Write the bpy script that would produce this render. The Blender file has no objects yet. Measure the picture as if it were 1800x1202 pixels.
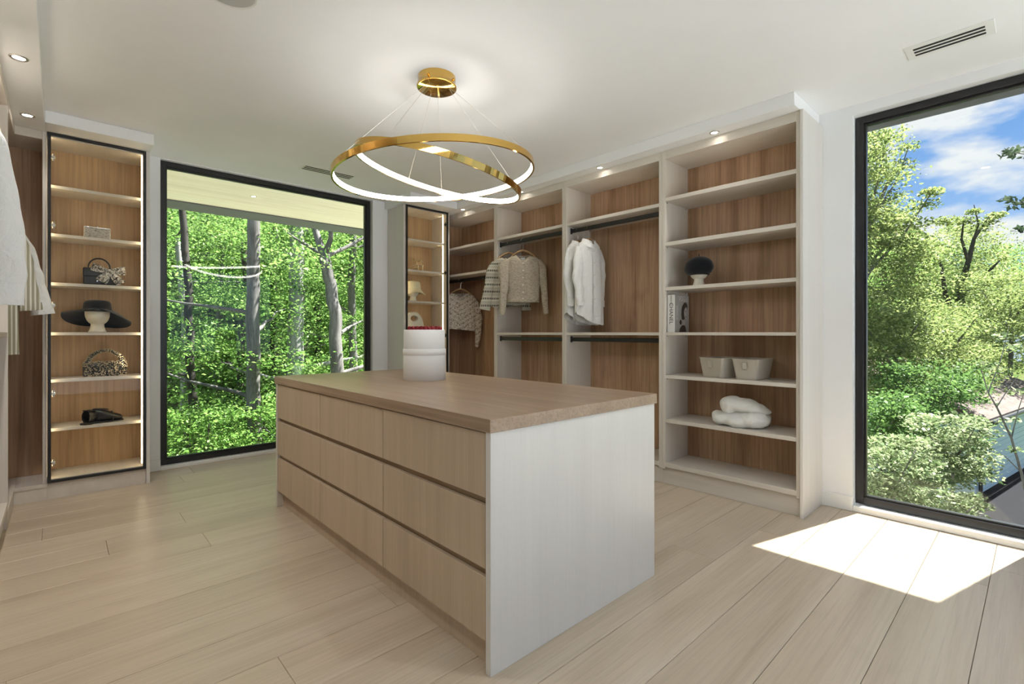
import bpy, bmesh, math, random
import numpy as np
from mathutils import Vector, Matrix, noise

# ------------------------------------------------------------------ camera, world, sun, exposure
S = bpy.context.scene
COL = S.collection
PI = math.pi
TH = math.atan(795/860.0)                       # view direction, clockwise from +Y
cam_d = bpy.data.cameras.new('camera'); cam_d.sensor_width = 36; cam_d.lens = 860/1800*36
cam_d.shift_y = -16/1800; cam_d.clip_start = .02; cam_d.clip_end = 400
cam = bpy.data.objects.new('camera', cam_d); COL.objects.link(cam)
cam.location = (0, 0, 1.2); cam.rotation_euler = (PI/2, 0, -TH)
S.camera = cam
S.view_settings.view_transform = 'Standard'; S.view_settings.look = 'None'
S.view_settings.gamma = 1; S.view_settings.use_curve_mapping = False
S.view_settings.exposure = 1.55
S.cycles.use_denoising = True
S.cycles.max_bounces = 10; S.cycles.diffuse_bounces = 5; S.cycles.glossy_bounces = 4
S.cycles.transparent_max_bounces = 12; S.cycles.sample_clamp_indirect = 6.0
S.cycles.caustics_reflective = False; S.cycles.caustics_refractive = False

SUN_STRENGTH = 11.0
SKY_STRENGTH = .44
RING_STRENGTH = 7.6
SPOT_W = 20.0
CEIL_FILL_W = 14.0  # added fill downlights out of view
STRIP_STRENGTH = 5.5

def N(nt, t, **kw):
    n = nt.nodes.new(t)
    for k, v in kw.items():
        if k.startswith('i_'): n.inputs[k[2:].replace('_', ' ')].default_value = v
        else: setattr(n, k, v)
    return n
def ramp(nt, stops, interp='LINEAR'):
    r = nt.nodes.new('ShaderNodeValToRGB'); r.color_ramp.interpolation = interp
    e = r.color_ramp.elements
    while len(e) < len(stops): e.new(.5)
    for el, (p, c) in zip(e, stops):
        el.position = p; el.color = (*c, 1) if len(c) == 3 else c
    return r

w = bpy.data.worlds.new('sky'); S.world = w; w.use_nodes = True
nt = w.node_tree; nt.nodes.clear(); L = nt.links.new
out = N(nt, 'ShaderNodeOutputWorld'); bg = N(nt, 'ShaderNodeBackground'); bg.inputs['Strength'].default_value = SKY_STRENGTH
tc = N(nt, 'ShaderNodeTexCoord'); sep = N(nt, 'ShaderNodeSeparateXYZ'); L(tc.outputs['Generated'], sep.inputs[0])
grad = ramp(nt, [(0.0, (.50, .62, .80)), (.12, (.30, .48, .78)), (.32, (.14, .32, .68)), (1.0, (.08, .22, .58))])
L(sep.outputs['Z'], grad.inputs[0])
mp = N(nt, 'ShaderNodeMapping'); mp.inputs['Scale'].default_value = (3.2, 3.2, 8.0); mp.inputs['Location'].default_value = (2.3, .7, 1.9)
L(tc.outputs['Generated'], mp.inputs[0])
nz = N(nt, 'ShaderNodeTexNoise', i_Scale=1.5, i_Detail=9.0, i_Roughness=.56); L(mp.outputs[0], nz.inputs['Vector'])
cr = ramp(nt, [(.47, (0, 0, 0)), (.60, (1, 1, 1))]); L(nz.outputs['Fac'], cr.inputs[0])
mixc = N(nt, 'ShaderNodeMixRGB'); L(cr.outputs[0], mixc.inputs['Fac']); L(grad.outputs[0], mixc.inputs[1]); mixc.inputs[2].default_value = (.74, .75, .77, 1)
L(mixc.outputs[0], bg.inputs['Color']); L(bg.outputs[0], out.inputs['Surface'])

sun_d = bpy.data.lights.new('sun', 'SUN'); sun_d.energy = SUN_STRENGTH; sun_d.angle = math.radians(.55); sun_d.color = (1, .97, .93)
sun = bpy.data.objects.new('sun', sun_d); COL.objects.link(sun); sun.location = (8, -2, 12)
sun.rotation_euler = Vector((-1.565, .424, -2.70)).to_track_quat('-Z', 'Y').to_euler()

# ------------------------------------------------------------------ helpers
rnd = random.Random(7)
ORG = {}
class MB:
    """collects verts/faces"""
    def __init__(s): s.v = []; s.f = []; s.sm = []
    def add(s, vs, fs, smooth=False):
        o = len(s.v); s.v += [tuple(v) for v in vs]; s.f += [[i+o for i in f] for f in fs]; s.sm += [smooth]*len(fs); return s
    def box(s, x0, x1, y0, y1, z0, z1, bev=0.0):
        if x0 > x1: x0, x1 = x1, x0
        if y0 > y1: y0, y1 = y1, y0
        if z0 > z1: z0, z1 = z1, z0
        vs = [(x0,y0,z0),(x1,y0,z0),(x1,y1,z0),(x0,y1,z0),(x0,y0,z1),(x1,y0,z1),(x1,y1,z1),(x0,y1,z1)]
        fs = [(0,3,2,1),(4,5,6,7),(0,1,5,4),(1,2,6,5),(2,3,7,6),(3,0,4,7)]
        if bev <= 0: return s.add(vs, fs)
        bm = bmesh.new(); bv = [bm.verts.new(v) for v in vs]
        for f in fs: bm.faces.new([bv[i] for i in f])
        bmesh.ops.bevel(bm, geom=bm.edges[:], offset=bev, segments=1, affect='EDGES', profile=.5)
        bm.verts.index_update()
        s.add([v.co[:] for v in bm.verts], [[v.index for v in f.verts] for f in bm.faces]); bm.free(); return s
    def tube(s, pts, rad, n=8, cap=True, flat=1.0, up=None):
        pts = [Vector(p) for p in pts]
        if not hasattr(rad, '__len__'): rad = [rad]*len(pts)
        rings = []; prev = None
        for i, p in enumerate(pts):
            t = (pts[min(i+1, len(pts)-1)]-pts[max(i-1, 0)]).normalized()
            if up is not None: a = Vector(up)
            elif prev is None: a = Vector((0,0,1)) if abs(t.z) < .9 else Vector((1,0,0))
            else: a = prev
            b = t.cross(a); b = b.normalized() if b.length > 1e-6 else t.orthogonal().normalized(); a = b.cross(t).normalized(); prev = a
            rings.append([p+rad[i]*(math.cos(2*PI*k/n)*b+flat*math.sin(2*PI*k/n)*a) for k in range(n)])
        vs = [v for r in rings for v in r]; fs = []
        for i in range(len(pts)-1):
            for k in range(n): fs.append((i*n+k, i*n+(k+1)%n, (i+1)*n+(k+1)%n, (i+1)*n+k))
        s.add(vs, fs, True)
        if cap:
            s.add(rings[0], [list(range(n))[::-1]]); s.add(rings[-1], [list(range(n))])
        return s
    def lathe(s, prof, n=32, c=(0,0,0), sx=1, sy=1, cap=True, fn=None):
        vs = []
        for r, z in prof:
            for k in range(n):
                a = 2*PI*k/n; v = Vector((r*math.cos(a)*sx, r*math.sin(a)*sy, z))
                if fn: v = fn(v, a)
                vs.append(v+Vector(c))
        fs = []
        for i in range(len(prof)-1):
            for k in range(n): fs.append((i*n+k, i*n+(k+1)%n, (i+1)*n+(k+1)%n, (i+1)*n+k))
        s.add(vs, fs, True)
        if cap:
            m = (len(prof)-1)*n
            s.add(vs[:n], [list(range(n))[::-1]]); s.add(vs[m:], [list(range(n))])
        return s
    def prism(s, poly, z0, z1, axis='Z'):
        n = len(poly)
        f = {'Z': lambda a, b, c: (a, b, c), 'Y': lambda a, b, c: (a, c, b), 'X': lambda a, b, c: (c, a, b)}[axis]
        vs = [f(a, b, z0) for a, b in poly]+[f(a, b, z1) for a, b in poly]
        fs = [list(range(n))[::-1], list(range(n, 2*n))]+[(k, (k+1) % n, n+(k+1) % n, n+k) for k in range(n)]
        return s.add(vs, fs)
    def grid(s, fn, nu, nv, closed=False, smooth=True):
        vs = [fn(i/(nu-1 if not closed else nu), j/(nv-1)) for j in range(nv) for i in range(nu)]
        fs = []
        for j in range(nv-1):
            for i in range(nu if closed else nu-1):
                i2 = (i+1) % nu
                fs.append((j*nu+i, j*nu+i2, (j+1)*nu+i2, (j+1)*nu+i))
        return s.add(vs, fs, smooth)
    def mesh(s, name, off=(0,0,0)):
        me = bpy.data.meshes.new(name)
        me.from_pydata([(v[0]-off[0], v[1]-off[1], v[2]-off[2]) for v in s.v], [], s.f)
        me.polygons.foreach_set('use_smooth', s.sm); me.update(); return me

def setp(o, label=None, cat=None, group=None, kind=None):
    if label: o['label'] = label
    if cat: o['category'] = cat
    if group: o['group'] = group
    if kind: o['kind'] = kind
    return o
def link(name, data, mat=None, parent=None):
    o = bpy.data.objects.new(name, data); COL.objects.link(o)
    if mat is not None and data is not None and hasattr(data, 'materials'):
        data.materials.clear(); data.materials.append(mat)
    if parent is not None: o.parent = parent
    return o
def root(name, loc, label, cat, group=None, rz=0, kind=None):
    o = link(name, None); o.empty_display_size = .05; o.location = loc; o.rotation_euler = (0, 0, rz); ORG[o] = Vector(loc)
    return setp(o, label, cat, group, kind)
def obj(name, mb, mat, loc=(0,0,0), rz=0, label=None, cat=None, group=None, kind=None, world=True):
    """single-mesh top-level object; mb in world coordinates if world"""
    o = link(name, mb.mesh(name, loc if world else (0,0,0)), mat); o.location = loc; o.rotation_euler = (0, 0, rz); ORG[o] = Vector(loc)
    return setp(o, label, cat, group, kind)
def part(name, mb, mat, parent, world=True, label=None, kind=None):
    off = ORG.get(parent, Vector((0,0,0))) if world else (0,0,0)
    o = link(name, mb.mesh(name, off), mat, parent)
    ORG[o] = ORG.get(parent, Vector((0,0,0)))
    return setp(o, label=label, kind=kind)
def share(name, src, parent, loc, rot=(0,0,0), scale=(1,1,1)):
    o = src.copy() if isinstance(src, bpy.types.Object) else bpy.data.objects.new(name, src)
    COL.objects.link(o); o.parent = parent; o.location = loc; o.rotation_euler = rot; o.scale = scale; return o
def copy_tree(o, parent=None):
    c = o.copy(); COL.objects.link(c); c.parent = parent
    for ch in list(o.children): copy_tree(ch, c)
    return c

# ------------------------------------------------------------------ materials
MATS = {}
def base(name, rough=.5, metal=0.0, col=(.8,.8,.8), spec=.5):
    m = bpy.data.materials.new(name); m.use_nodes = True; MATS[name] = m
    b = m.node_tree.nodes['Principled BSDF']; b.inputs['Roughness'].default_value = rough; b.inputs['Metallic'].default_value = metal
    b.inputs['Base Color'].default_value = (*col, 1); b.inputs['Specular IOR Level'].default_value = spec
    return m, m.node_tree, b
def paint(name, col, rough=.55, bump=.02, scale=180, metal=0.0, spec=.5):
    m, nt, b = base(name, rough, metal, col, spec); L = nt.links.new
    t = N(nt, 'ShaderNodeTexCoord'); n = N(nt, 'ShaderNodeTexNoise', i_Scale=scale, i_Detail=3.0); L(t.outputs['Object'], n.inputs['Vector'])
    bp = N(nt, 'ShaderNodeBump', i_Strength=bump, i_Distance=.01); L(n.outputs['Fac'], bp.inputs['Height']); L(bp.outputs[0], b.inputs['Normal'])
    n2 = N(nt, 'ShaderNodeTexNoise', i_Scale=2.0, i_Detail=2.0); L(t.outputs['Object'], n2.inputs['Vector'])
    lo = tuple(c*.97 for c in col)
    r = ramp(nt, [(.3, lo), (.7, col)]); L(n2.outputs['Fac'], r.inputs[0]); L(r.outputs[0], b.inputs['Base Color'])
    return m
def wood(name, cols, axis='Z', across=9.0, along=.7, rough=.45, fine=.35, vary=.06, bump=.12, knots=0.0, spec=.4):
    m, nt, b = base(name, rough, 0, spec=spec); L = nt.links.new
    t = N(nt, 'ShaderNodeTexCoord'); oi = N(nt, 'ShaderNodeObjectInfo')
    mul = N(nt, 'ShaderNodeMath', operation='MULTIPLY'); mul.inputs[1].default_value = 37.0; L(oi.outputs['Random'], mul.inputs[0])
    add = N(nt, 'ShaderNodeVectorMath', operation='ADD'); L(t.outputs['Object'], add.inputs[0]); L(mul.outputs[0], add.inputs[1])
    def mapped(a, l):
        q = N(nt, 'ShaderNodeMapping'); sc = [a, a, a]; sc['XYZ'.index(axis)] = l; q.inputs['Scale'].default_value = sc; L(add.outputs[0], q.inputs[0]); return q
    m1 = mapped(across, along)
    n1 = N(nt, 'ShaderNodeTexNoise', i_Scale=1.0, i_Detail=5.0, i_Roughness=.6, i_Distortion=.6); L(m1.outputs[0], n1.inputs['Vector'])
    k = len(cols); r = ramp(nt, [(.28+.44*i/(k-1), c) for i, c in enumerate(cols)]); L(n1.outputs['Fac'], r.inputs[0])
    m2 = mapped(across*14, along*4)
    n2 = N(nt, 'ShaderNodeTexNoise', i_Scale=1.0, i_Detail=4.0, i_Roughness=.65); L(m2.outputs[0], n2.inputs['Vector'])
    r2 = ramp(nt, [(.36, (1-fine,)*3), (.56, (1, 1, 1))]); L(n2.outputs['Fac'], r2.inputs[0])
    mx = N(nt, 'ShaderNodeMixRGB', blend_type='MULTIPLY'); mx.inputs['Fac'].default_value = 1; L(r.outputs[0], mx.inputs[1]); L(r2.outputs[0], mx.inputs[2])
    last = mx.outputs[0]
    if knots > 0:
        mk = mapped(2.2, 1.0); vo = N(nt, 'ShaderNodeTexNoise', i_Scale=2.6, i_Detail=2.0); L(mk.outputs[0], vo.inputs['Vector'])
        rk = ramp(nt, [(.66, (1, 1, 1)), (.80, (1-knots,)*3)]); L(vo.outputs['Fac'], rk.inputs[0])
        mk2 = N(nt, 'ShaderNodeMixRGB', blend_type='MULTIPLY'); mk2.inputs['Fac'].default_value = 1; L(last, mk2.inputs[1]); L(rk.outputs[0], mk2.inputs[2]); last = mk2.outputs[0]
    hs = N(nt, 'ShaderNodeHueSaturation'); mr = N(nt, 'ShaderNodeMapRange'); mr.inputs['To Min'].default_value = 1-vary; mr.inputs['To Max'].default_value = 1+vary
    L(oi.outputs['Random'], mr.inputs['Value']); L(mr.outputs[0], hs.inputs['Value']); L(last, hs.inputs['Color']); L(hs.outputs[0], b.inputs['Base Color'])
    bp = N(nt, 'ShaderNodeBump', i_Strength=bump, i_Distance=.002); L(n2.outputs['Fac'], bp.inputs['Height']); L(bp.outputs[0], b.inputs['Normal'])
    return m
def metal(name, col, rough=.25, aniso=0):
    m, nt, b = base(name, rough, 1.0, col); L = nt.links.new
    t = N(nt, 'ShaderNodeTexCoord'); n = N(nt, 'ShaderNodeTexNoise', i_Scale=60.0, i_Detail=2.0); L(t.outputs['Object'], n.inputs['Vector'])
    mr = N(nt, 'ShaderNodeMapRange'); mr.inputs['To Min'].default_value = rough*.9; mr.inputs['To Max'].default_value = rough*1.1
    L(n.outputs['Fac'], mr.inputs['Value']); L(mr.outputs[0], b.inputs['Roughness']); return m
def emit(name, col, strength):
    m = bpy.data.materials.new(name); m.use_nodes = True; nt = m.node_tree; nt.nodes.clear()
    o = N(nt, 'ShaderNodeOutputMaterial'); e = N(nt, 'ShaderNodeEmission'); e.inputs['Color'].default_value = (*col, 1); e.inputs['Strength'].default_value = strength
    nt.links.new(e.outputs[0], o.inputs['Surface']); MATS[name] = m; return m
def glass(name, tint=(.97,.985,.98), refl=.9):
    m = bpy.data.materials.new(name); m.use_nodes = True; nt = m.node_tree; nt.nodes.clear(); L = nt.links.new
    o = N(nt, 'ShaderNodeOutputMaterial'); tr = N(nt, 'ShaderNodeBsdfTransparent'); tr.inputs['Color'].default_value = (*tint, 1)
    gl = N(nt, 'ShaderNodeBsdfGlossy'); gl.inputs['Roughness'].default_value = .0; fr = N(nt, 'ShaderNodeFresnel'); fr.inputs['IOR'].default_value = 1.5
    mu = N(nt, 'ShaderNodeMath', operation='MULTIPLY'); mu.inputs[1].default_value = refl; L(fr.outputs[0], mu.inputs[0])
    mx = N(nt, 'ShaderNodeMixShader'); L(mu.outputs[0], mx.inputs[0]); L(tr.outputs[0], mx.inputs[1]); L(gl.outputs[0], mx.inputs[2]); L(mx.outputs[0], o.inputs['Surface'])
    MATS[name] = m; return m
def fabric(name, col, rough=.9, scale=400, bump=.25, col2=None, trans=0.0, wr=.3):
    m, nt, b = base(name, rough, 0, col, .2); L = nt.links.new
    t = N(nt, 'ShaderNodeTexCoord'); n = N(nt, 'ShaderNodeTexNoise', i_Scale=scale, i_Detail=2.0); L(t.outputs['Object'], n.inputs['Vector'])
    n2 = N(nt, 'ShaderNodeTexNoise', i_Scale=16.0, i_Detail=4.0, i_Distortion=1.2); L(t.outputs['Object'], n2.inputs['Vector'])
    ad = N(nt, 'ShaderNodeMath', operation='MULTIPLY_ADD'); ad.inputs[1].default_value = wr*10; L(n2.outputs['Fac'], ad.inputs[0]); L(n.outputs['Fac'], ad.inputs[2])
    bp = N(nt, 'ShaderNodeBump', i_Strength=bump, i_Distance=.004); L(ad.outputs[0], bp.inputs['Height']); L(bp.outputs[0], b.inputs['Normal'])
    if col2:
        r = ramp(nt, [(.4, col), (.62, col2)]); L(n.outputs['Fac'], r.inputs[0]); L(r.outputs[0], b.inputs['Base Color'])
    b.inputs['Sheen Weight'].default_value = .25
    return m

M = {}
M['wall'] = paint('white_wall_paint', (.84, .845, .85), .6)
M['ceiling'] = paint('white_ceiling_paint', (.88, .885, .89), .7)
M['trimw'] = paint('white_trim_satin', (.82, .82, .80), .35, .01)
M['cream'] = wood('cream_laminate', [(.60, .545, .475), (.66, .605, .535), (.70, .65, .58)], 'Z', 7, .45, .42, .05, .015, .03)
M['creamx'] = wood('cream_laminate_lengthwise', [(.60, .545, .475), (.66, .605, .535), (.70, .65, .58)], 'Y', 7, .45, .36, .05, .015, .03)
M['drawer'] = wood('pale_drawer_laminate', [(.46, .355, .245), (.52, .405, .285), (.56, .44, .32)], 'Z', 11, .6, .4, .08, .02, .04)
M['greywhite'] = wood('greyed_white_laminate', [(.655, .625, .58), (.68, .65, .605), (.70, .67, .625)], 'Z', 8, .4, .33, .03, .01, .03)
M['oak'] = wood('brown_oak_panel', [(.30, .17, .092), (.42, .255, .148), (.52, .335, .205), (.46, .29, .175)], 'Z', 5.5, .42, .5, .28, .05, .1, .25)
M['oak2'] = wood('warm_oak_panel', [(.34, .21, .11), (.46, .30, .165), (.54, .365, .21)], 'Z', 5.0, .42, .5, .22, .05, .1, .25)
M['oaktop'] = wood('oak_worktop', [(.27, .18, .115), (.36, .25, .165), (.42, .30, .205)], 'Y', 7, .4, .34, .25, .02, .08, spec=.5)
M['oakend'] = wood('oak_worktop_end', [(.24, .17, .115), (.34, .25, .175), (.40, .30, .215)], 'X', 9, .6, .4, .25, .02, .08)
M['rail'] = wood('oak_finger_rail', [(.25, .16, .09), (.32, .215, .125), (.36, .25, .15)], 'Y', 8, .5, .45, .2, .02, .06)
M['floor'] = wood('bleached_oak_plank', [(.45, .355, .255), (.53, .432, .32), (.58, .487, .375)], 'X', 6.5, .55, .34, .11, .05, .15, .12, spec=.5)
M['gap'] = paint('dark_joint', (.07, .055, .04), .8)
M['black'] = paint('black_powder_coat', (.012, .012, .013), .38, .01)
M['blackframe'] = paint('black_window_aluminium', (.014, .014, .016), .32, .01)
M['grey'] = paint('grey_aluminium', (.11, .11, .115), .6)
M['eave'] = paint('dark_grey_eave', (.055, .055, .058), .7)
M['glass'] = glass('clear_window_glass', (.965, .985, .975), .55)
M['pane'] = glass('cabinet_door_glass', (.97, .975, .965), .14)
M['gold'] = metal('polished_gold', (.78, .50, .14), .09)
M['steel'] = metal('brushed_steel', (.55, .54, .52), .32)
M['chrome'] = metal('chrome', (.75, .75, .75), .12)
M['led'] = emit('warm_white_led', (1.0, .965, .915), RING_STRENGTH)
M['strip'] = emit('warm_led_strip', (1.0, .80, .48), STRIP_STRENGTH)
M['lens'] = emit('lit_lamp_lens', (1.0, .93, .80), 12.0)
M['dark'] = paint('slot_shade_black', (.02, .02, .02), .9)  # near-black for vent strips that stand for shade in the slots
M['wire'] = metal('steel_cable', (.6, .6, .58), .4)
M['plastic'] = paint('light_grey_plastic', (.50, .50, .48), .6)
M['white'] = paint('matt_white', (.80, .79, .76), .7, .03)

# ------------------------------------------------------------------ room shell
ZC, ZS = 2.73, 2.645            # ceiling, soffit
XW, XF = 3.92, 3.53             # side wall, closet face
YW = 5.22                       # window wall face
Y0 = -1.9                       # wall behind the camera
XL = -.66                       # wall behind the near wardrobe
def struct(name, mb, mat, loc=(0,0,0)):
    return obj(name, mb, mat, loc, kind='structure')

fl = struct('floor', MB().box(XL-.2, XW+.25, Y0-.2, YW+.25, -.2, -.014), M['gap'])
fl['label'] = 'bleached oak plank floor'
pl_cache = {}
row = 0
y = .17-.25*9
while y < YW:
    ya, yb = max(y, Y0), min(y+.25, YW+.06)
    if yb-ya > .02:
        x = XL-rnd.uniform(.1, 1.9)
        while x < XW+.06:
            ln = rnd.choice([1.8, 2.0, 2.2]); xa, xb = max(x, XL), min(x+ln, XW+.06)
            if xb-xa > .05:
                key = (round(xb-xa, 3), round(yb-ya, 3))
                if key not in pl_cache:
                    pl_cache[key] = MB().box(.0007, key[0]-.0007, .0009, key[1]-.0009, -.013, 0, .0012).mesh('plank'); pl_cache[key].materials.append(M['floor'])
                o = bpy.data.objects.new('plank', pl_cache[key]); COL.objects.link(o); o.parent = fl; o.location = (xa, ya, 0)
            x += ln
    y += .25
struct('ceiling', MB().box(XL-.2, XW+.25, Y0-.2, YW+.25, ZC, ZC+.25), M['ceiling'])

# window wall (opening x .64..2.64, z .03..2.725)
WX0, WX1 = .645, 2.645
struct('wall_window', MB().box(XL-.2, WX0, YW, YW+.22, -.02, ZC+.02).box(WX1, XW+.2, YW, YW+.22, -.02, ZC+.02).box(WX0, WX1, YW, YW+.22, -.02, .028).box(WX0, WX1, YW, YW+.22, 2.724, ZC+.02), M['wall'])
# side wall with the tall window and an added one behind the camera
V0, V1 = -.062, .862            # visible window, along y
U0, U1 = -1.62, -.45            # added unseen window, lets more sun in behind the camera
WZ0, WZ1 = .045, 2.662
mb = MB().box(XW, XW+.2, V1, YW+.1, -.02, ZC+.02).box(XW, XW+.2, U1, V0, -.02, ZC+.02).box(XW, XW+.2, Y0-.1, U0, -.02, ZC+.02)
for a, b in ((V0, V1), (U0, U1)): mb.box(XW, XW+.2, a, b, -.02, WZ0-.012).box(XW, XW+.2, a, b, WZ1, ZC+.02)
struct('wall_side', mb, M['wall'])
struct('wall_left', MB().box(XL-.2, XL, Y0-.1, YW+.1, -.02, ZC+.02), M['wall'])
# wall behind the camera, with a wide glazed opening added for daylight fill
B0, B1 = -.45, 3.80
struct('wall_back', MB().box(XL-.2, B0, Y0-.2, Y0, -.02, ZC+.02).box(B1, XW+.2, Y0-.2, Y0, -.02, ZC+.02).box(B0, B1, Y0-.2, Y0, 2.62, ZC+.02).box(B0, B1, Y0-.2, Y0, -.02, .04), M['wall'])

def window(name, axis, a0, a1, z0, z1, d0, dirn, fw=.05):
    """black framed fixed window. axis 'x': spans x at y=d0; axis 'y': spans y at x=d0; dirn +1 is outwards"""
    r = root(name, ((a0+a1)/2, d0, z0) if axis == 'x' else (d0, (a0+a1)/2, z0), None, None, kind='structure')
    def bx(mb, a, b, dd0, dd1, zz0, zz1, bev=.0015):
        u, v = d0+dirn*dd0, d0+dirn*dd1
        return mb.box(a, b, u, v, zz0, zz1, bev) if axis == 'x' else mb.box(u, v, a, b, zz0, zz1, bev)
    for nm, a, b, zz0, zz1 in (('window_stile', a0, a0+fw, z0, z1), ('window_stile', a1-fw, a1, z0, z1), ('window_rail', a0+fw, a1-fw, z1-fw, z1), ('window_rail', a0+fw, a1-fw, z0, z0+fw)):
        part(nm, bx(MB(), a, b, 0, .07, zz0, zz1), M['blackframe'], r)
    g = .012
    for a, b, zz0, zz1 in ((a0+fw, a0+fw+g, z0+fw, z1-fw), (a1-fw-g, a1-fw, z0+fw, z1-fw), (a0+fw+g, a1-fw-g, z1-fw-g, z1-fw), (a0+fw+g, a1-fw-g, z0+fw, z0+fw+g)):
        part('glazing_bead', bx(MB(), a, b, .018, .055, zz0, zz1, .001), M['blackframe'], r)
    part('window_pane', bx(MB(), a0+fw-.005, a1-fw+.005, .034, .040, z0+fw-.005, z1-fw+.005, 0), M['glass'], r)
    return r
window('window_1', 'x', WX0, WX1-.008, .032, 2.722, YW+.05, 1, .045)
window('window_2', 'y', V0+.004, V1-.004, WZ0, WZ1-.004, XW+.06, 1, .045)
window('window_added_side', 'y', U0, U1, WZ0, WZ1, XW+.06, 1, .045)  # unseen, added for sun bounce on the camera side
wd = window('window_added_back', 'x', B0, B1, .04, 2.62, Y0-.05, -1, .06)  # unseen glazing added to let daylight fill the room
part('window_stile', MB().box(1.65, 1.71, Y0-.12, Y0-.05, .1, 2.56), M['blackframe'], wd)
# white sills
struct('trim_1', MB().box(WX0, WX1, YW-.012, YW+.05, 0, .030, .003), M['trimw'])
struct('trim_2', MB().box(XW-.004, XW+.06, V0, V1, 0, .040, .003), M['trimw'])
# baseboards
struct('baseboard_side', MB().box(XW-.012, XW, V1, 1.056, 0, .10, .003), M['trimw'])
struct('baseboard_window', MB().box(.535, WX0, YW-.012, YW, 0, .10, .003), M['trimw'])
struct('baseboard_corner', MB().box(WX1, 2.825, YW-.012, YW, 0, .10, .003), M['trimw'])
# bulkheads above the closets
struct('trim_3', MB().box(3.415, XW, 1.06, YW, ZS, ZC, .003), M['wall'])
struct('trim_4', MB().box(2.79, 3.415, 4.64, YW, ZS, ZC, .003), M['wall'])
struct('trim_5', MB().box(XL, -.075, Y0, YW, ZS, ZC, .003), M['wall'])
struct('trim_6', MB().box(-.075, .535, 4.64, YW, ZS, ZC, .003), M['wall'])

# outside overhangs
so = struct('roof_overhang', MB().box(-1.6, 4.44, YW+.24, 7.42, 2.80, 2.95), M['grey'])
for k in range(10):
    ya = YW+.24+k*.154
    part('soffit_board', MB().box(-1.5, 4.40, ya, ya+.152, 2.782, 2.80, .002), None, so)
part('fascia', MB().box(-1.6, 4.44, YW+.24+10*.154, 7.43, 2.765, 3.0, .003), M['grey'], so)
M['soffit'] = wood('pale_soffit_board', [(.80, .69, .54), (.88, .78, .63), (.92, .84, .70)], 'X', 9, .35, .5, .2, .03, .05)
for c in so.children:
    if c.name.startswith('soffit_board'): c.data.materials.clear(); c.data.materials.append(M['soffit'])
struct('roof_eave', MB().box(XW+.2, 4.44, -3.5, YW+.24, 2.70, 2.95, .004), M['eave'])

# ------------------------------------------------------------------ fitted furniture
T = .027
def hang_rod(parent, y0, y1, x, z, sgn=1):
    r = part('hanging_rod', MB().box(x-.008, x+.008, y0+.004, y1-.004, z-.019, z+.019, .004), M['black'], parent)
    for yy in (y0, y1-.006): part('rod_bracket', MB().box(x-.014, x+.014, yy, yy+.006, z-.028, z+.028, .003), M['black'], r)
    return r
def pegs(parent_shelf, y, xs, z, d):
    for xx in xs: part('shelf_pin', MB().tube([(xx, y, z), (xx, y+d*.006, z)], .006, 8), M['steel'], parent_shelf)

def unit(name, label, y0, y1, shelves, rods, ends=(True, True), xf=XF, xb=XW-.004, front=-1, backmat='oak', group=None, rodx=3.6, pin=False, base_panel=True):
    """open closet unit standing against a long wall; front=-1 faces -x"""
    fx = lambda d: xf - front*d             # d into the cabinet
    r = root(name, ((xf+xb)/2, (y0+y1)/2, 0), label, 'cabinet', group)
    part('side_panel', MB().box(fx(0), xb, y0, y0+T, 0 if ends[0] == 'floor' else .12, ZS, .0015), M['cream'], r)
    part('side_panel', MB().box(fx(0), xb, y1-T, y1, .12, ZS, .0015), M['cream'], r)
    part('back_panel', MB().box(xb+front*.018, xb, y0+T, y1-T, .12, ZS-.03), M[backmat], r)
    part('top_panel', MB().box(fx(.0), xb+front*.018, y0+T, y1-T, ZS-.065, ZS, .0015), M['creamx'], r)
    part('bottom_panel', MB().box(fx(.0), xb+front*.018, y0+T, y1-T, .135, .17, .0015), M['creamx'], r)
    part('plinth', MB().box(fx(.022), fx(.045), y0, y1, 0, .135, .0015), M['creamx'], r)
    for z, t in shelves:
        s_ = part('shelf', MB().box(fx(.002), xb+front*.018, y0+T+.0006, y1-T-.0006, z-t, z, .0012), M['creamx'], r)
        if pin: pegs(s_, y1-T-.006, (fx(.03), fx(.33)), z-t-.007, 1)
    for x, z in rods: hang_rod(r, y0+T, y1-T, x, z)
    return r
bk_sh = [(.517, .028), (.866, .026), (1.204, .022), (1.562, .026), (1.919, .030), (2.273, .030)]
bookcase = unit('open_bookcase', 'tall open bookcase with seven shelves beside the tall window', 1.060, 2.055, bk_sh, [], pin=True)
part('end_panel', MB().box(XF-.017, XW-.001, 1.040, 1.0595, 0, ZS, .0015), M['greywhite'], bookcase)
unit('wardrobe_unit', 'open wardrobe bay where the white shirts hang', 2.056, 3.085, [(2.240, .028), (1.204, .024)], [(3.6, 2.172), (3.6, 1.138)])
unit('wardrobe_unit', 'open wardrobe bay where the grey cardigan hangs', 3.086, 4.085, [(2.240, .028), (1.204, .024)], [(3.58, 2.172), (3.58, 1.138)])
cu = root('corner_wardrobe', (3.7, 4.65, 0), 'corner wardrobe bay with the openwork sweater, behind the far glass cabinet', 'cabinet')
part('side_panel', MB().box(XF, XW-.004, 4.086, 4.113, .12, ZS, .0015), M['cream'], cu)
part('back_panel', MB().box(XW-.022, XW-.004, 4.113, YW-.02, .12, ZS-.03), M['oak'], cu)
part('back_panel', MB().box(3.458, XW-.022, YW-.02, YW-.002, .12, ZS-.03), M['oak'], cu)
part('top_panel', MB().box(XF, XW-.022, 4.113, YW-.02, ZS-.065, ZS, .0015), M['creamx'], cu)
part('bottom_panel', MB().box(XF, XW-.022, 4.113, YW-.02, .135, .17, .0015), M['creamx'], cu)
part('plinth', MB().box(XF+.022, XF+.045, 4.086, YW-.03, 0, .135), M['creamx'], cu)
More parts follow.
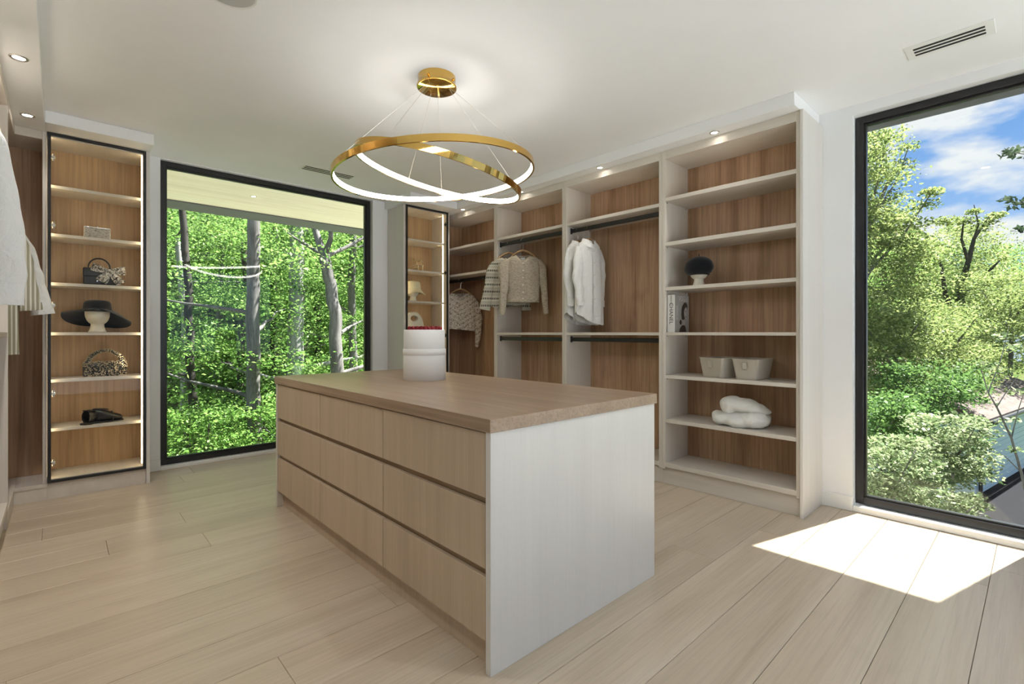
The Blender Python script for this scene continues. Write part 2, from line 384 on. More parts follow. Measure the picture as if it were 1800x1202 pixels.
for z in (2.240, 1.912): part('shelf', MB().box(XF+.002, XW-.022, 4.1136, YW-.021, z-.027, z, .0012), M['creamx'], cu)
hang_rod(cu, 4.113, YW-.02, 3.66, 1.85)

# near wardrobe run (camera side), faces +x
XN = -.232
nw1 = unit('wardrobe_unit', 'wardrobe bay at the picture edge with a long white sleeve hanging out', 1.70, 3.00, [(2.30, .027)], [(-.40, 2.03)], xf=XN, xb=XL+.004, front=1, rodx=-.4)
nw2 = unit('wardrobe_unit', 'wardrobe bay with a cream upright at the very picture edge', 3.001, 4.295, [(2.30, .027), (1.204, .024)], [(-.40, 2.03)], xf=XN, xb=XL+.004, front=1)
cn = root('corner_wardrobe', (-.4, 4.75, 0), 'corner wardrobe bay with a dark oak back beside the black hat cabinet', 'cabinet')
part('back_panel', MB().box(XL+.004, XL+.022, 4.296, YW-.02, .12, ZS-.03), M['oak'], cn)
part('back_panel', MB().box(XL+.022, -.092, YW-.02, YW-.002, .12, ZS-.03), M['oak'], cn)
part('top_panel', MB().box(XL+.022, XN, 4.296, YW-.021, ZS-.06, ZS, .0015), M['creamx'], cn)
part('top_panel', MB().box(XN, -.092, 4.85, YW-.021, ZS-.06, ZS, .0015), M['creamx'], cn)
part('bottom_panel', MB().box(XL+.022, XN, 4.296, YW-.021, .09, .12, .0015), M['creamx'], cn)
part('bottom_panel', MB().box(XN, -.067, 4.85, YW-.021, .09, .1185), M['creamx'], cn)
part('plinth', MB().box(XN-.024, XN-.004, 4.296, 4.852, 0, .09), M['creamx'], cn)
part('plinth', MB().box(XN-.024, -.067, 4.855, 4.875, 0, .09), M['creamx'], cn)
hang_rod(cn, 4.296, YW-.02, -.40, 2.03)

# glass door display cabinets, facing the camera (-y)
def glass_cabinet(name, label, x0, x1, hinge_left, end_left):
    yd, yb = 4.835, YW-.003
    r = root(name, ((x0+x1)/2, 5.03, 0), label, 'cabinet', 'glass door cabinets flanking the forest window')
    part('side_panel', MB().box(x0-.025, x0-.001, 4.852, yb, .0 if end_left else .119, ZS, .0012), M['greywhite'] if end_left else M['cream'], r)
    part('side_panel', MB().box(x1+.001, x1+.025, 4.840 if not end_left else 4.852, yb, 0, ZS, .0012), M['cream'] if end_left else M['greywhite'], r)
    part('back_panel', MB().box(x0, x1, yb-.018, yb, .119, ZS-.025), M['oak2'], r)
    part('top_panel', MB().box(x0, x1, 4.852, yb-.018, ZS-.03, ZS, .0012), M['creamx'], r)
    part('bottom_panel', MB().box(x0, x1, 4.852, yb-.018, .12, .145, .0012), M['creamx'], r)
    part('plinth', MB().box(x0, x1, 4.856, 4.876, 0, .119), M['creamx'], r)
    for z in (.502, .859, 1.204, 1.569, 1.927, 2.280):
        s_ = part('shelf', MB().box(x0+.001, x1-.001, 4.895, yb-.018, z-.022, z, .0012), M['creamx'], r)
    if hinge_left:
        for xx in (x0+.006, x1-.0275): part('led_strip', MB().box(xx, xx+.006, 4.868, 4.876, .16, ZS-.035), M['strip'], r)
    else:
        for xx in (x0, x1-.003): part('led_strip', MB().box(xx, xx+.003, 4.945, 4.957, .16, ZS-.035), M['strip'], r)
    fw = .020
    d = part('door', MB().box(x0, x0+fw, yd, yd+.016, .119, ZS-.002, .001).box(x1-fw, x1, yd, yd+.016, .119, ZS-.002, .001).box(x0+fw, x1-fw, yd, yd+.016, .119, .119+fw, .001).box(x0+fw, x1-fw, yd, yd+.016, ZS-.002-fw, ZS-.002, .001), M['black'], r)
    part('door_pane', MB().box(x0+fw-.004, x1-fw+.004, yd+.006, yd+.010, .119+fw-.004, ZS-.002-fw+.004), M['pane'], d)
    hx = x0+fw+.012 if hinge_left else x1-fw-.012
    for z in (.26, .76, 1.40, 1.98, 2.47) if hinge_left else (1.17, 1.92, 2.50, .4):
        part('hinge', MB().box(hx-.012, hx+.012, yd+.011, yd+.03, z-.010, z+.010, .003).tube([(hx, yd+.018, z-.024), (hx, yd+.018, z+.024)], .006, 8), M['steel'] if hinge_left else M['black'], d)
    return r
glass_cabinet('glass_cabinet', 'glass door cabinet holding the wide black hat and handbags', -.066, .505, True, False)
glass_cabinet('glass_cabinet', 'far glass door cabinet holding the cream bucket hat', 2.855, 3.430, False, True)

# island
IX0, IX1, IY0, IY1 = 1.100, 2.170, 1.300, 3.605
isl = root('island', ((IX0+IX1)/2, (IY0+IY1)/2, 0), 'pale dresser island with nine drawers under an oak top', 'island')
part('end_panel', MB().box(IX0, IX1-.008, IY0, IY0+.027, 0, .852, .0012), M['greywhite'], isl)
part('end_panel', MB().box(IX0, IX1-.008, IY1-.030, IY1-.005, 0, .852, .0012), M['cream'], isl)
part('carcass', MB().box(IX0+.045, IX1-.03, IY0+.027, IY1-.03, .095, .852), M['gap'], isl)  # dark colour stands for the shade in the gaps between drawers
part('plinth', MB().box(IX0+.042, IX1-.05, IY0+.027, IY1-.03, 0, .108), M['drawer'], isl)
part('back_panel', MB().box(IX1-.03, IX1-.010, IY0+.027, IY1-.03, 0, .852, .001), M['cream'], isl)
ys = [IY0+.0285, 2.077, 2.825, IY1-.0315]
rows = [(.617, .846), (.366, .590), (.112, .337)]
for (z0, z1) in rows:
    for a, b in zip(ys[:-1], ys[1:]):
        part('drawer', MB().box(IX0+.003, IX0+.022, a+.0026, b-.0026, z0, z1, .001).box(IX0+.022, IX0+.045, a+.02, b-.02, z0+.005, z1-.03), M['drawer'], isl)
for z in (.590, .337):
    part('finger_rail', MB().box(IX0+.020, IX0+.046, ys[0], ys[-1], z+.002, z+.026), M['rail'], isl)
wt = obj('worktop', MB().box(IX0-.008, IX1+.002, IY0-.008, IY1+.004, .852, .900, .0015), M['oaktop'], ((IX0+IX1)/2, (IY0+IY1)/2, .852), label='thick oak worktop lying on the drawer island', cat='worktop')

# ------------------------------------------------------------------ ceiling fixtures
def spot(name, loc, watts, parent=None, angle=110, col=(1, .94, .86), r=.03, blend=.6):
    l = bpy.data.lights.new(name, 'SPOT'); l.energy = watts; l.spot_size = math.radians(angle); l.spot_blend = blend; l.color = col; l.shadow_soft_size = r
    o = bpy.data.objects.new(name, l); COL.objects.link(o); o.location = loc; o.parent = parent; return o
def downlight(x, y, z, label, watts=SPOT_W, r=.032, group='lit recessed downlights in the soffits', col=(1, .94, .86)):
    t = root('downlight', (x, y, z), label, 'downlight', group)
    part('trim_ring', MB().lathe([(r*.68, 0), (r*.72, -.004), (r, -.004), (r*1.05, .0)], 28, cap=False), M['steel'], t, world=False)
    part('lamp_lens', MB().lathe([(.0005, -.0012), (r*.69, -.0012)], 28, cap=False), M['lens'], t, world=False)
    spot('downlight_lamp', (0, 0, -.012), watts, t, col=col)
    return t
for y_, lb in ((1.60, 'over the open bookcase'), (2.62, 'over the white shirts'), (3.62, 'over the grey cardigan'), (4.60, 'in the far soffit corner')):
    downlight(3.468, y_, ZS, 'small lit downlight '+lb, 3.0)
for y_, lb, w_ in ((4.57, 'nearest the glass cabinet with the black hat', 2.5), (3.645, 'above the long white sleeve', SPOT_W*.8), (2.65, 'out of view over the wardrobe bay', SPOT_W)):
    downlight(-.158, y_, ZS, 'small lit soffit downlight '+lb, w_, .037, col=(1, .965, .915))
downlight(1.65, 6.20, 2.782, 'outdoor downlight in the boarded overhang', 1.0, group='outdoor lights')
for x_, y_, k_, lb in ((.9, -.6, .35, 'behind the camera beside the near wardrobe'), (2.6, -.6, 1.0, 'behind the camera before the glazed wall'), (1.75, .35, .85, 'over the floor before the island end')):  # added unseen fill lamps lighting floor and island from the camera side
    downlight(x_, y_, ZC, 'added fill downlight '+lb, CEIL_FILL_W*k_, .05, 'added fill downlights outside the picture', (.93, .97, 1.0))

# chandelier
ch = root('ring_chandelier', (1.66, 2.46, ZC), 'gold chandelier of two crossing lit rings hung over the island', 'chandelier')
part('canopy', MB().lathe([(.112, 0), (.112, -.052), (.118, -.055), (.118, -.064), (.113, -.067), (.0005, -.067)], 56, cap=False), M['gold'], ch, world=False)
for k in range(4):
    a = .5+k*PI/2
    part('canopy_screw', MB().tube([(.111*math.cos(a), .111*math.sin(a), -.028), (.118*math.cos(a), .118*math.sin(a), -.028)], .008, 10), M['gold'], ch, world=False)
def ring_part(c, r, tx, ty, idx):
    u = Vector((1, 0, tx)).normalized(); v = Vector((0, 1, ty)); v -= u*u.dot(v); v.normalize(); nrm = u.cross(v)
    off = Vector(c)-Vector((1.66, 2.46, ZC)); n = 160
    hw, tk = .0185, .012
    def loop(prof, close):
        mb = MB(); vs = []
        for k in range(n):
            a = 2*PI*k/n; d = math.cos(a)*u+math.sin(a)*v
            for rr, h in prof: vs.append(off+d*(r+rr)+nrm*h)
        m = len(prof); fs = []
        for k in range(n):
            k2 = (k+1) % n
            for j in range(m if close else m-1):
                j2 = (j+1) % m; fs.append((k*m+j, k2*m+j, k2*m+j2, k*m+j2))
        return mb.add(vs, fs, False)
    o = part('ring', loop([(tk/2, -hw), (tk/2, hw), (-tk/2, hw), (-tk/2, hw-.003), (-tk/2+.003, hw-.003), (-tk/2+.003, -hw+.003), (-tk/2, -hw+.003), (-tk/2, -hw)], True), M['gold'], ch, world=False, label='polished gold ring lit along its inner face')
    part('led_band', loop([(-tk/2-.0065, hw-.0032), (-tk/2+.0028, -hw+.0032)], False), M['led'], o, world=False)
    for k in range(3):
        a = [.9, 3.0, 5.1][k]+idx*.55; d = math.cos(a)*u+math.sin(a)*v
        p = off+d*r+nrm*hw; q = Vector((.075*math.cos(a), .075*math.sin(a), -.066))
        part('cable', MB().tube([q, p], .0011, 5), M['wire'], o, world=False)
ring_part((1.709, 2.547, 2.181), .607, .082, -.035, 0)
ring_part((1.742, 2.550, 2.187), .517, -.146, .205, 1)

# vents and speaker in the ceiling
def vent(name, label, x0, x1, y0, y1, along):
    t = root(name, ((x0+x1)/2, (y0+y1)/2, ZC), label, 'vent')
    part('vent_frame', MB().box(x0, x1, y0, y1, ZC-.004, ZC, .001), M['trimw'], t)
    n = 3
    for k in range(n):
        if along == 'y':
            w_ = (x1-x0)-.045; a = x0+.040+k*w_/n*.92; part('slot_shade', MB().box(a, a+w_/n*.52, y0+.035, y1-.035, ZC-.0046, ZC-.003), M['dark'], t)
        else:
            w_ = (y1-y0)-.03; a = y0+.012+k*w_/n; part('slot_shade', MB().box(x0+.02, x1-.02, a, a+w_/n*.52, ZC-.0046, ZC-.003), M['dark'], t)
    return t
vent('ceiling_vent', 'white slotted ceiling vent near the tall window', 3.335, 3.50, .155, .505, 'y')
vent('ceiling_vent', 'small slotted ceiling vent before the forest window', 1.63, 2.13, 4.545, 4.70, 'x')
sp = root('ceiling_speaker', (.562, 2.475, ZC), 'round grey flush speaker in the ceiling at the picture top', 'speaker')
part('rim', MB().lathe([(.100, 0), (.108, -.004), (.112, -.003), (.113, 0)], 40, cap=False), M['trimw'], sp, world=False)
part('grille', MB().lathe([(.0005, -.003), (.06, -.0032), (.100, -.0025)], 40, cap=False), M['plastic'], sp, world=False)

# ------------------------------------------------------------------ clothes
def front_y(lv, z):
    for (z0, w0, t0), (z1, w1, t1) in zip(lv[:-1], lv[1:]):
        if z1 <= z <= z0: k = (z0-z)/(z0-z1) if z0 != z1 else 0; return w0+(w1-w0)*k, t0+(t1-t0)*k
    return lv[-1][1], lv[-1][2]
def body_mesh(lv, folds=(3, .12), scoop=.05, seed=0, sub=5, hem_wave=.0, n=72, twist=0.0, hem_fn=None, flat=.8):
    """horizontal rings from neck down; front faces -y"""
    rows = []
    for (z0, w0, t0), (z1, w1, t1) in zip(lv[:-1], lv[1:]):
        for k in range(sub): q = k/sub; rows.append((z0+(z1-z0)*q, w0+(w1-w0)*q, t0+(t1-t0)*q))
    rows.append(lv[-1]); zt, zb = lv[0][0], lv[-1][0]
    mb = MB(); vs = []
    for z, w_, t_ in rows:
        d = (zt-z)/(zt-zb)
        for k in range(n):
            a = 2*PI*k/n; c, s = math.cos(a), math.sin(a)
            x = w_*math.copysign(abs(c)**flat, c); y = t_*math.copysign(abs(s)**.9, s)
            am = folds[1]*max(0, d-.12)
            f = math.cos(folds[0]*a+seed+1.3*math.sin(2*a+seed))+.5*math.cos((folds[0]*2+1)*a+seed*2.1)
            y += t_*am*f; x *= 1+.05*am*f
            nn = noise.noise((x*9+seed, y*9, z*7))*.008*(.3+d); y += nn; x += nn*.4
            zz = z
            if d < .2 and s < 0: zz -= scoop*math.exp(-(x/.055)**2)*(1-d/.2)
            if d > .8:
                zz += hem_wave*math.sin(3*a+seed)*(d-.8)/.2
                if hem_fn: zz += hem_fn(a)*(d-.8)/.2
            vs.append((x, y, zz))
    m = len(rows); fs = [(i*n+k, (i+1)*n+k, (i+1)*n+(k+1) % n, i*n+(k+1) % n) for i in range(m-1) for k in range(n)]
    return mb.add(vs, fs, True)
def sleeve_mesh(pts, rad, flat=.65, n=20, seed=0, up=(0, 1, 0)):
    P = [Vector(p) for p in pts]; dense = []; rr = []
    for i in range(len(P)-1):
        for k in range(7): t = k/7; dense.append(P[i].lerp(P[i+1], t)); rr.append(rad[i]+(rad[i+1]-rad[i])*t)
    dense.append(P[-1]); rr.append(rad[-1])
    for _ in range(2): dense = [dense[0]]+[(dense[i-1]+dense[i]*2+dense[i+1])/4 for i in range(1, len(dense)-1)]+[dense[-1]]
    mb = MB().tube(dense, rr, n, False, flat, up)
    mb.v = [tuple(Vector(v)+Vector((noise.noise((v[0]*18+seed, v[1]*18, v[2]*13)), noise.noise((v[0]*18, v[1]*18+seed, v[2]*13)), 0))*.009) for v in mb.v]
    return mb
def hanger(loc, rz, label, k=1.0):
    h = root('wooden_hanger', loc, label, 'hanger', 'wooden clothes hangers on the rods', rz)
    hook = [(.0, 0, -.085), (0, 0, -.045)]+[(.021*math.sin(a), 0, -.002-.021*math.cos(a)) for a in [PI*.15*k for k in range(0, 10)]]
    hook = [(0, 0, -.10), (0, 0, -.05), (.003, 0, -.036), (.019, 0, -.020), (.0255, 0, 0), (.0185, 0, .0175), (0, 0, .0255), (-.0185, 0, .0175), (-.0255, 0, 0)]
    part('hook', MB().tube(hook, .0022, 7), M['chrome'], h, world=False)
    for s in (-1, 1):
        p = [(0, 0, -.100), (s*.05*k, 0, -.116), (s*.10*k, 0, -.148), (s*.145*k, .004, -.190), (s*.160*k, .006, -.205)]
        part('arm', MB().tube(p, [.020, .020, .017, .014, .010], 10, True, .55), M['hangerwood'], h, world=False)
    return h
def garment(name, label, cat, loc, rz, lv, bodymat, sleeves, sleevemat=None, folds=(3, .12), scoop=.05, seed=0, cuffs=None, collar=None, buttons=None, band=None, hem_wave=.0, placket=None, tag=False, group=None, hem_fn=None, pocket=None, flat=.8):
    g = root(name, loc, label, cat, group, rz)
    b = part('body', body_mesh(lv, folds, scoop, seed, hem_wave=hem_wave, hem_fn=hem_fn, flat=flat), bodymat, g, world=False)
    for i, (pts, rad, fl_) in enumerate(sleeves):
        s = part('sleeve', sleeve_mesh(pts, rad, fl_, seed=seed+i), sleevemat or bodymat, g, world=False)
        if cuffs:
            p1, p0 = Vector(pts[-1]), Vector(pts[-2]); d = (p1-p0).normalized(); L_ = cuffs[0]
            part('cuff', MB().tube([p1-d*L_, p1-d*L_*.5, p1], [rad[-1]*cuffs[1], rad[-1]*cuffs[1]*1.02, rad[-1]*cuffs[1]], 20, False, fl_, (0, 1, 0)), cuffs[2], s, world=False)
    if band:
        z0, z1, mt = band; w0, t0 = front_y(lv, z0); w1, t1 = front_y(lv, z1)
        mb = MB(); n = 64; vs = []
        for z, w_, t_ in ((z0, w0, t0), ((z0+z1)/2, (w0+w1)/2, (t0+t1)/2), (z1, w1, t1)):
            for k in range(n):
                a = 2*PI*k/n; c, s = math.cos(a), math.sin(a)
                vs.append((w_*1.012*math.copysign(abs(c)**flat, c), (t_+.006)*math.copysign(abs(s)**.9, s)*1.08, z))
        part('hem_band', mb.add(vs, [(i*n+k, (i+1)*n+k, (i+1)*n+(k+1) % n, i*n+(k+1) % n) for i in range(2) for k in range(n)], True), mt, g, world=False)
    if placket:
        z0, z1, w_, mt = placket; nz = 14
        def pf(u, v):
            z = z0+(z1-z0)*v; ww, tt = front_y(lv, z); return ((u-.5)*w_, -tt*1.10-.004, z)
        part('placket', MB().grid(pf, 4, nz), mt, g, world=False)
    if buttons:
        for z in buttons[0]:
            ww, tt = front_y(lv, z)
            part('button', MB().tube([(0, -tt*1.10-.004, z), (0, -tt*1.10-.009, z)], buttons[1], 10), buttons[2], g, world=False)
    if collar:
        for s in (-1, 1):
            zc = lv[0][0]
            def cf(u, v):
                a = (-PI/2+.12)+u*(PI*.95); r_ = .066+.028*v; x = s*r_*math.cos(a); y_ = r_*.75*math.sin(a)-.01*v; return (x, y_, zc+.022-.052*v*(1.0+.4*(1-u))+.012*u-.03*(1-u)**2)
            part('collar', MB().grid(cf, 14, 5), collar, g, world=False)
    else:
        n = 40; zc = lv[0][0]; w0, t0 = lv[0][1], lv[0][2]
        pts = [(w0*math.cos(2*PI*k/n), t0*math.sin(2*PI*k/n), zc-(scoop*math.exp(-(w0*math.cos(2*PI*k/n)/.055)**2) if math.sin(2*PI*k/n) < 0 else 0)) for k in range(n+1)]
        part('neckband', MB().tube(pts, .006, 6, False), bodymat, g, world=False)
    if tag: part('label_tag', MB().box(-.022, .022, lv[0][2]*.72, lv[0][2]*.80, lv[0][0]-.055, lv[0][0]-.015), M['white'], g, world=False)
    if pocket:
        for (x0, x1, z0, z1, mt) in pocket:
            def pk(u, v):
                x = x0+(x1-x0)*u; z = z0+(z1-z0)*v; ww, tt = front_y(lv, z); y_ = -tt*max(.2, 1-(abs(x)/ww)**2.4)**.5*1.08-.005; return (x, y_, z)
            part('pocket', MB().grid(pk, 10, 6), mt, g, world=False)
    return g
M['hangerwood'] = wood('light_hanger_wood', [(.36, .21, .09), (.46, .28, .13), (.52, .34, .17)], 'X', 12, 1.5, .4, .15, .05)
M['linen'] = fabric('white_cotton', (.82, .81, .785), wr=.7, bump=.5)
M['linen2'] = fabric('soft_white_cotton', (.74, .735, .71), wr=.7, bump=.5)
def knit_mat(name, c1, c2, sc=260):
    m, nt, b = base(name, .95, 0, c1, .15); L = nt.links.new
    t = N(nt, 'ShaderNodeTexCoord'); mp = N(nt, 'ShaderNodeMapping'); mp.inputs['Scale'].default_value = (18, 18, 75); L(t.outputs['Object'], mp.inputs[0])
    n = N(nt, 'ShaderNodeTexNoise', i_Scale=2.2, i_Detail=5.0, i_Roughness=.7); L(mp.outputs[0], n.inputs['Vector'])
    r = ramp(nt, [(.36, c2), (.5, c1), (.66, tuple(min(1, c*1.18) for c in c1))]); L(n.outputs['Fac'], r.inputs[0]); L(r.outputs[0], b.inputs['Base Color'])
    bp = N(nt, 'ShaderNodeBump', i_Strength=.6, i_Distance=.004); L(n.outputs['Fac'], bp.inputs['Height']); L(bp.outputs[0], b.inputs['Normal']); return m
M['cardigan'] = knit_mat('oatmeal_knit', (.47, .41, .32), (.29, .25, .185))
def crochet_mat(name):
    m, nt, b = base(name, .95, 0, (.6, .55, .48), .15); L = nt.links.new
    t = N(nt, 'ShaderNodeTexCoord'); sp_ = N(nt, 'ShaderNodeSeparateXYZ'); L(t.outputs['Object'], sp_.inputs[0])
    ab = N(nt, 'ShaderNodeMath', operation='ABSOLUTE'); L(sp_.outputs['X'], ab.inputs[0])
    v = N(nt, 'ShaderNodeMath', operation='MULTIPLY_ADD'); v.inputs[1].default_value = -.62; L(ab.outputs[0], v.inputs[0]); L(sp_.outputs['Z'], v.inputs[2])
    s1 = N(nt, 'ShaderNodeMath', operation='MULTIPLY'); s1.inputs[1].default_value = 105; L(v.outputs[0], s1.inputs[0])
    sn = N(nt, 'ShaderNodeMath', operation='SINE'); L(s1.outputs[0], sn.inputs[0])
    vo = N(nt, 'ShaderNodeTexVoronoi', i_Scale=85.0); L(t.outputs['Object'], vo.inputs['Vector'])
    ad = N(nt, 'ShaderNodeMath', operation='MULTIPLY_ADD'); ad.inputs[1].default_value = .11; L(sn.outputs[0], ad.inputs[0]); L(vo.outputs['Distance'], ad.inputs[2])
    r = ramp(nt, [(.20, (.74, .68, .60)), (.56, (.66, .59, .50)), (.78, (.30, .24, .18))]); L(ad.outputs[0], r.inputs[0]); L(r.outputs[0], b.inputs['Base Color'])
    bp = N(nt, 'ShaderNodeBump', i_Strength=.9, i_Distance=.008, invert=True); L(ad.outputs[0], bp.inputs['Height']); L(bp.outputs[0], b.inputs['Normal']); return m
M['crochet'] = crochet_mat('cream_openwork_crochet')
def ethnic_mat(name):
    m, nt, b = base(name, .9, 0, (.6, .58, .5), .2); L = nt.links.new
    t = N(nt, 'ShaderNodeTexCoord'); sp_ = N(nt, 'ShaderNodeSeparateXYZ'); L(t.outputs['Object'], sp_.inputs[0])
    def math_(op, a, b_=None, c=None):
        n = N(nt, 'ShaderNodeMath', operation=op)
        for i, q in enumerate((a, b_, c)):
            if q is None: continue
            if isinstance(q, (int, float)): n.inputs[i].default_value = q
            else: L(q, n.inputs[i])
        return n.outputs[0]
    row = math_('SINE', math_('MULTIPLY', sp_.outputs['Z'], 2*PI/.075))          # rows of motifs
    colw = math_('SINE', math_('MULTIPLY', sp_.outputs['X'], 2*PI/.019))
    diam = math_('MULTIPLY', math_('GREATER_THAN', row, .62), math_('GREATER_THAN', colw, -.15))
    thin = math_('GREATER_THAN', math_('SINE', math_('MULTIPLY', sp_.outputs['Z'], 2*PI/.0125)), .72)
    sel = math_('LESS_THAN', math_('SINE', math_('MULTIPLY_ADD', sp_.outputs['Z'], 2*PI/.15, .8)), -.1)
    vert = math_('MULTIPLY', math_('GREATER_THAN', math_('SINE', math_('MULTIPLY', sp_.outputs['X'], 2*PI/.011)), .55), math_('LESS_THAN', row, -.55))
    f = math_('MAXIMUM', diam, math_('MAXIMUM', math_('MULTIPLY', thin, math_('MULTIPLY', sel, .7)), math_('MULTIPLY', vert, .65)))
    mx = N(nt, 'ShaderNodeMixRGB'); L(f, mx.inputs['Fac']); mx.inputs[1].default_value = (.60, .57, .47, 1); mx.inputs[2].default_value = (.035, .03, .025, 1); L(mx.outputs[0], b.inputs['Base Color']); return m
M['ethnic'] = ethnic_mat('black_and_cream_embroidered_cotton')
def stripe_mat(name, c1, c2, period, axis='X'):
    m, nt, b = base(name, .9, 0, c1, .2); L = nt.links.new
    t = N(nt, 'ShaderNodeTexCoord'); sp_ = N(nt, 'ShaderNodeSeparateXYZ'); L(t.outputs['Object'], sp_.inputs[0])
    mu = N(nt, 'ShaderNodeMath', operation='MULTIPLY'); mu.inputs[1].default_value = 2*PI/period; L(sp_.outputs[axis], mu.inputs[0])
    sn = N(nt, 'ShaderNodeMath', operation='SINE'); L(mu.outputs[0], sn.inputs[0])
    r = ramp(nt, [(.30, c1), (.36, c2)]); mr = N(nt, 'ShaderNodeMapRange'); mr.inputs['From Min'].default_value = -1; L(sn.outputs[0], mr.inputs['Value']); L(mr.outputs[0], r.inputs[0]); L(r.outputs[0], b.inputs['Base Color']); return m
M['stripe'] = stripe_mat('sage_and_white_stripe', (.62, .60, .52), (.30, .28, .20), .022)
M['pearl'] = paint('pearl_button', (.75, .72, .64), .25)

VIEW = -TH                       # a garment facing the camera
# oatmeal cardigan
c0 = Vector((3.58, 3.70, 2.172+.0215-.001))
gz_ = 2.172-.003
hanger((3.58, 3.70, gz_), VIEW, 'light wood hanger carrying the oatmeal cardigan')
lvc = [(-.134, .080, .045), (-.144, .115, .055), (-.160, .155, .062), (-.188, .180, .070), (-.30, .180, .085), (-.45, .178, .088), (-.615, .172, .080)]
garment('cardigan', 'cropped oatmeal knit cardigan buttoned down the front', 'cardigan', (3.565, 3.688, gz_-.026), VIEW, lvc, M['cardigan'],
        [([(-.150, -.005, -.195), (-.205, -.035, -.26), (-.190, -.075, -.40), (-.205, -.085, -.55), (-.215, -.075, -.755)], [.050, .058, .050, .040, .030], .7),
         ([(.150, 0, -.195), (.200, .0, -.27), (.215, -.01, -.42), (.228, -.02, -.58), (.240, -.02, -.745)], [.050, .052, .042, .034, .027], .7)],
        folds=(2, .10), scoop=.065, seed=2, cuffs=(.05, 1.06, M['cardigan']), buttons=([-.225, -.30, -.375, -.45, -.525, -.59], .0085, M['pearl']), band=(-.545, -.625, M['cardigan']), placket=(-.19, -.615, .032, M['cardigan']), tag=True,
        pocket=[(-.14, -.03, -.545, -.465, M['cardigan']), (.03, .14, -.545, -.465, M['cardigan'])])
# embroidered blouse behind it
hanger((3.58, 3.915, gz_), VIEW+.12, 'light wood hanger carrying the embroidered blouse')
lve = [(-.134, .080, .040), (-.144, .11, .046), (-.162, .150, .05), (-.20, .178, .055), (-.33, .175, .06), (-.50, .185, .07), (-.66, .215, .085)]
garment('blouse', 'black and cream embroidered blouse hanging behind the cardigan', 'blouse', (3.572, 3.910, gz_-.022), VIEW+.12, lve, M['ethnic'],
        [([(-.140, 0, -.205), (-.190, -.02, -.28), (-.215, -.03, -.42), (-.235, -.03, -.53), (-.265, -.03, -.70)], [.050, .056, .050, .052, .060], .6),
         ([(.140, 0, -.205), (.185, .02, -.28), (.19, .03, -.45), (.19, .03, -.62), (.19, .03, -.70)], [.045, .048, .046, .046, .05], .6)],
        folds=(5, .20), scoop=.06, seed=5, hem_wave=.018)
# crochet sweater in the corner bay
hanger((3.66, 4.90, 1.847), VIEW+.10, 'light wood hanger carrying the openwork sweater')
lvs = [(-.138, .105, .05), (-.146, .135, .056), (-.160, .165, .06), (-.20, .188, .065), (-.33, .185, .07), (-.46, .184, .07), (-.575, .188, .066)]
garment('sweater', 'cream openwork crochet sweater hanging in the corner bay', 'sweater', (3.65, 4.892, 1.847-.024), VIEW+.10, lvs, M['crochet'],
        [([(-.150, 0, -.205), (-.195, .02, -.28), (-.205, .03, -.45), (-.20, .03, -.60), (-.195, .03, -.74)], [.045, .050, .044, .034, .026], .6),
         ([(.150, 0, -.205), (.200, 0, -.30), (.226, -.01, -.46), (.224, -.015, -.60), (.204, -.015, -.80)], [.045, .050, .046, .040, .026], .6)],
        folds=(2, .06), scoop=.065, seed=9, hem_wave=.008, hem_fn=lambda a: -.03*math.cos(a)*(1 if math.cos(a) > 0 else 0))
# white shirts seen obliquely
for i, (yy, rz, lb, sd, mt) in enumerate(((2.975, -TH+.72, 'white shirt hanging deepest in its bay, mostly hidden by the other', 21, 'linen2'), (2.845, -TH+.62, 'white collared shirt with a curved hem hanging in front of its twin', 24, 'linen'))):
    z_ = 2.172-.003
    hanger((3.60, yy, z_), rz, 'light wood hanger carrying the '+('rear' if i == 0 else 'front')+' white shirt', .62)
    lvw = [(-.122, .066, .045), (-.136, .095, .05), (-.165, .125, .055), (-.25, .142, .058), (-.45, .155, .062), (-.65, .166, .066), (-.83, .168, .064)]
    garment('shirt', lb, 'shirt', (3.60, yy, z_), rz, lvw, M[mt],
            [([(-.105, 0, -.20), (-.150, -.02, -.32), (-.185, -.045, -.47), (-.165, -.05, -.60), (-.150, -.05, -.72)], [.050, .056, .054, .048, .042], .6),
             ([(.105, 0, -.20), (.150, 0, -.32), (.170, .01, -.45), (.172, .015, -.60), (.165, .01, -.72)], [.050, .054, .050, .046, .042], .6)],
            folds=(4, .16), scoop=.03, seed=sd, cuffs=(.06, 1.05, M[mt]), collar=M[mt], placket=(-.16, -.80, .03, M[mt]), buttons=([-.22, -.33, -.44, -.55, -.66], .006, M['pearl']), hem_fn=lambda a: -.045*abs(math.sin(a))-.05*math.cos(a))
# garments in the near wardrobe run
zl = 2.03-.003
hanger((-.40, 2.40, zl), .10, 'light wood hanger carrying the long sleeved white shirt')
garment('shirt', 'white shirt at the picture edge with one long sleeve hanging out', 'shirt', (-.40, 2.395, zl), .10, [(-.105, .068, .045), (-.122, .11, .055), (-.15, .16, .06), (-.20, .20, .07), (-.40, .20, .09), (-.62, .205, .10), (-.85, .20, .10)], M['linen'],
        [([(.165, 0, -.120), (.205, 0, -.19), (.238, -.01, -.40), (.262, -.01, -.58), (.258, -.01, -.73)], [.060, .066, .062, .056, .048], .55),
         ([(-.14, 0, -.19), (-.165, 0, -.26), (-.17, .01, -.42), (-.17, .01, -.60), (-.17, .01, -.72)], [.055, .06, .055, .05, .045], .55)],
        folds=(4, .15), scoop=.03, seed=31, cuffs=(.07, 1.06, M['linen']), collar=M['linen'], placket=(-.16, -.83, .03, M['linen']))
hanger((-.40, 4.47, zl), .12, 'light wood hanger carrying the striped shirt')
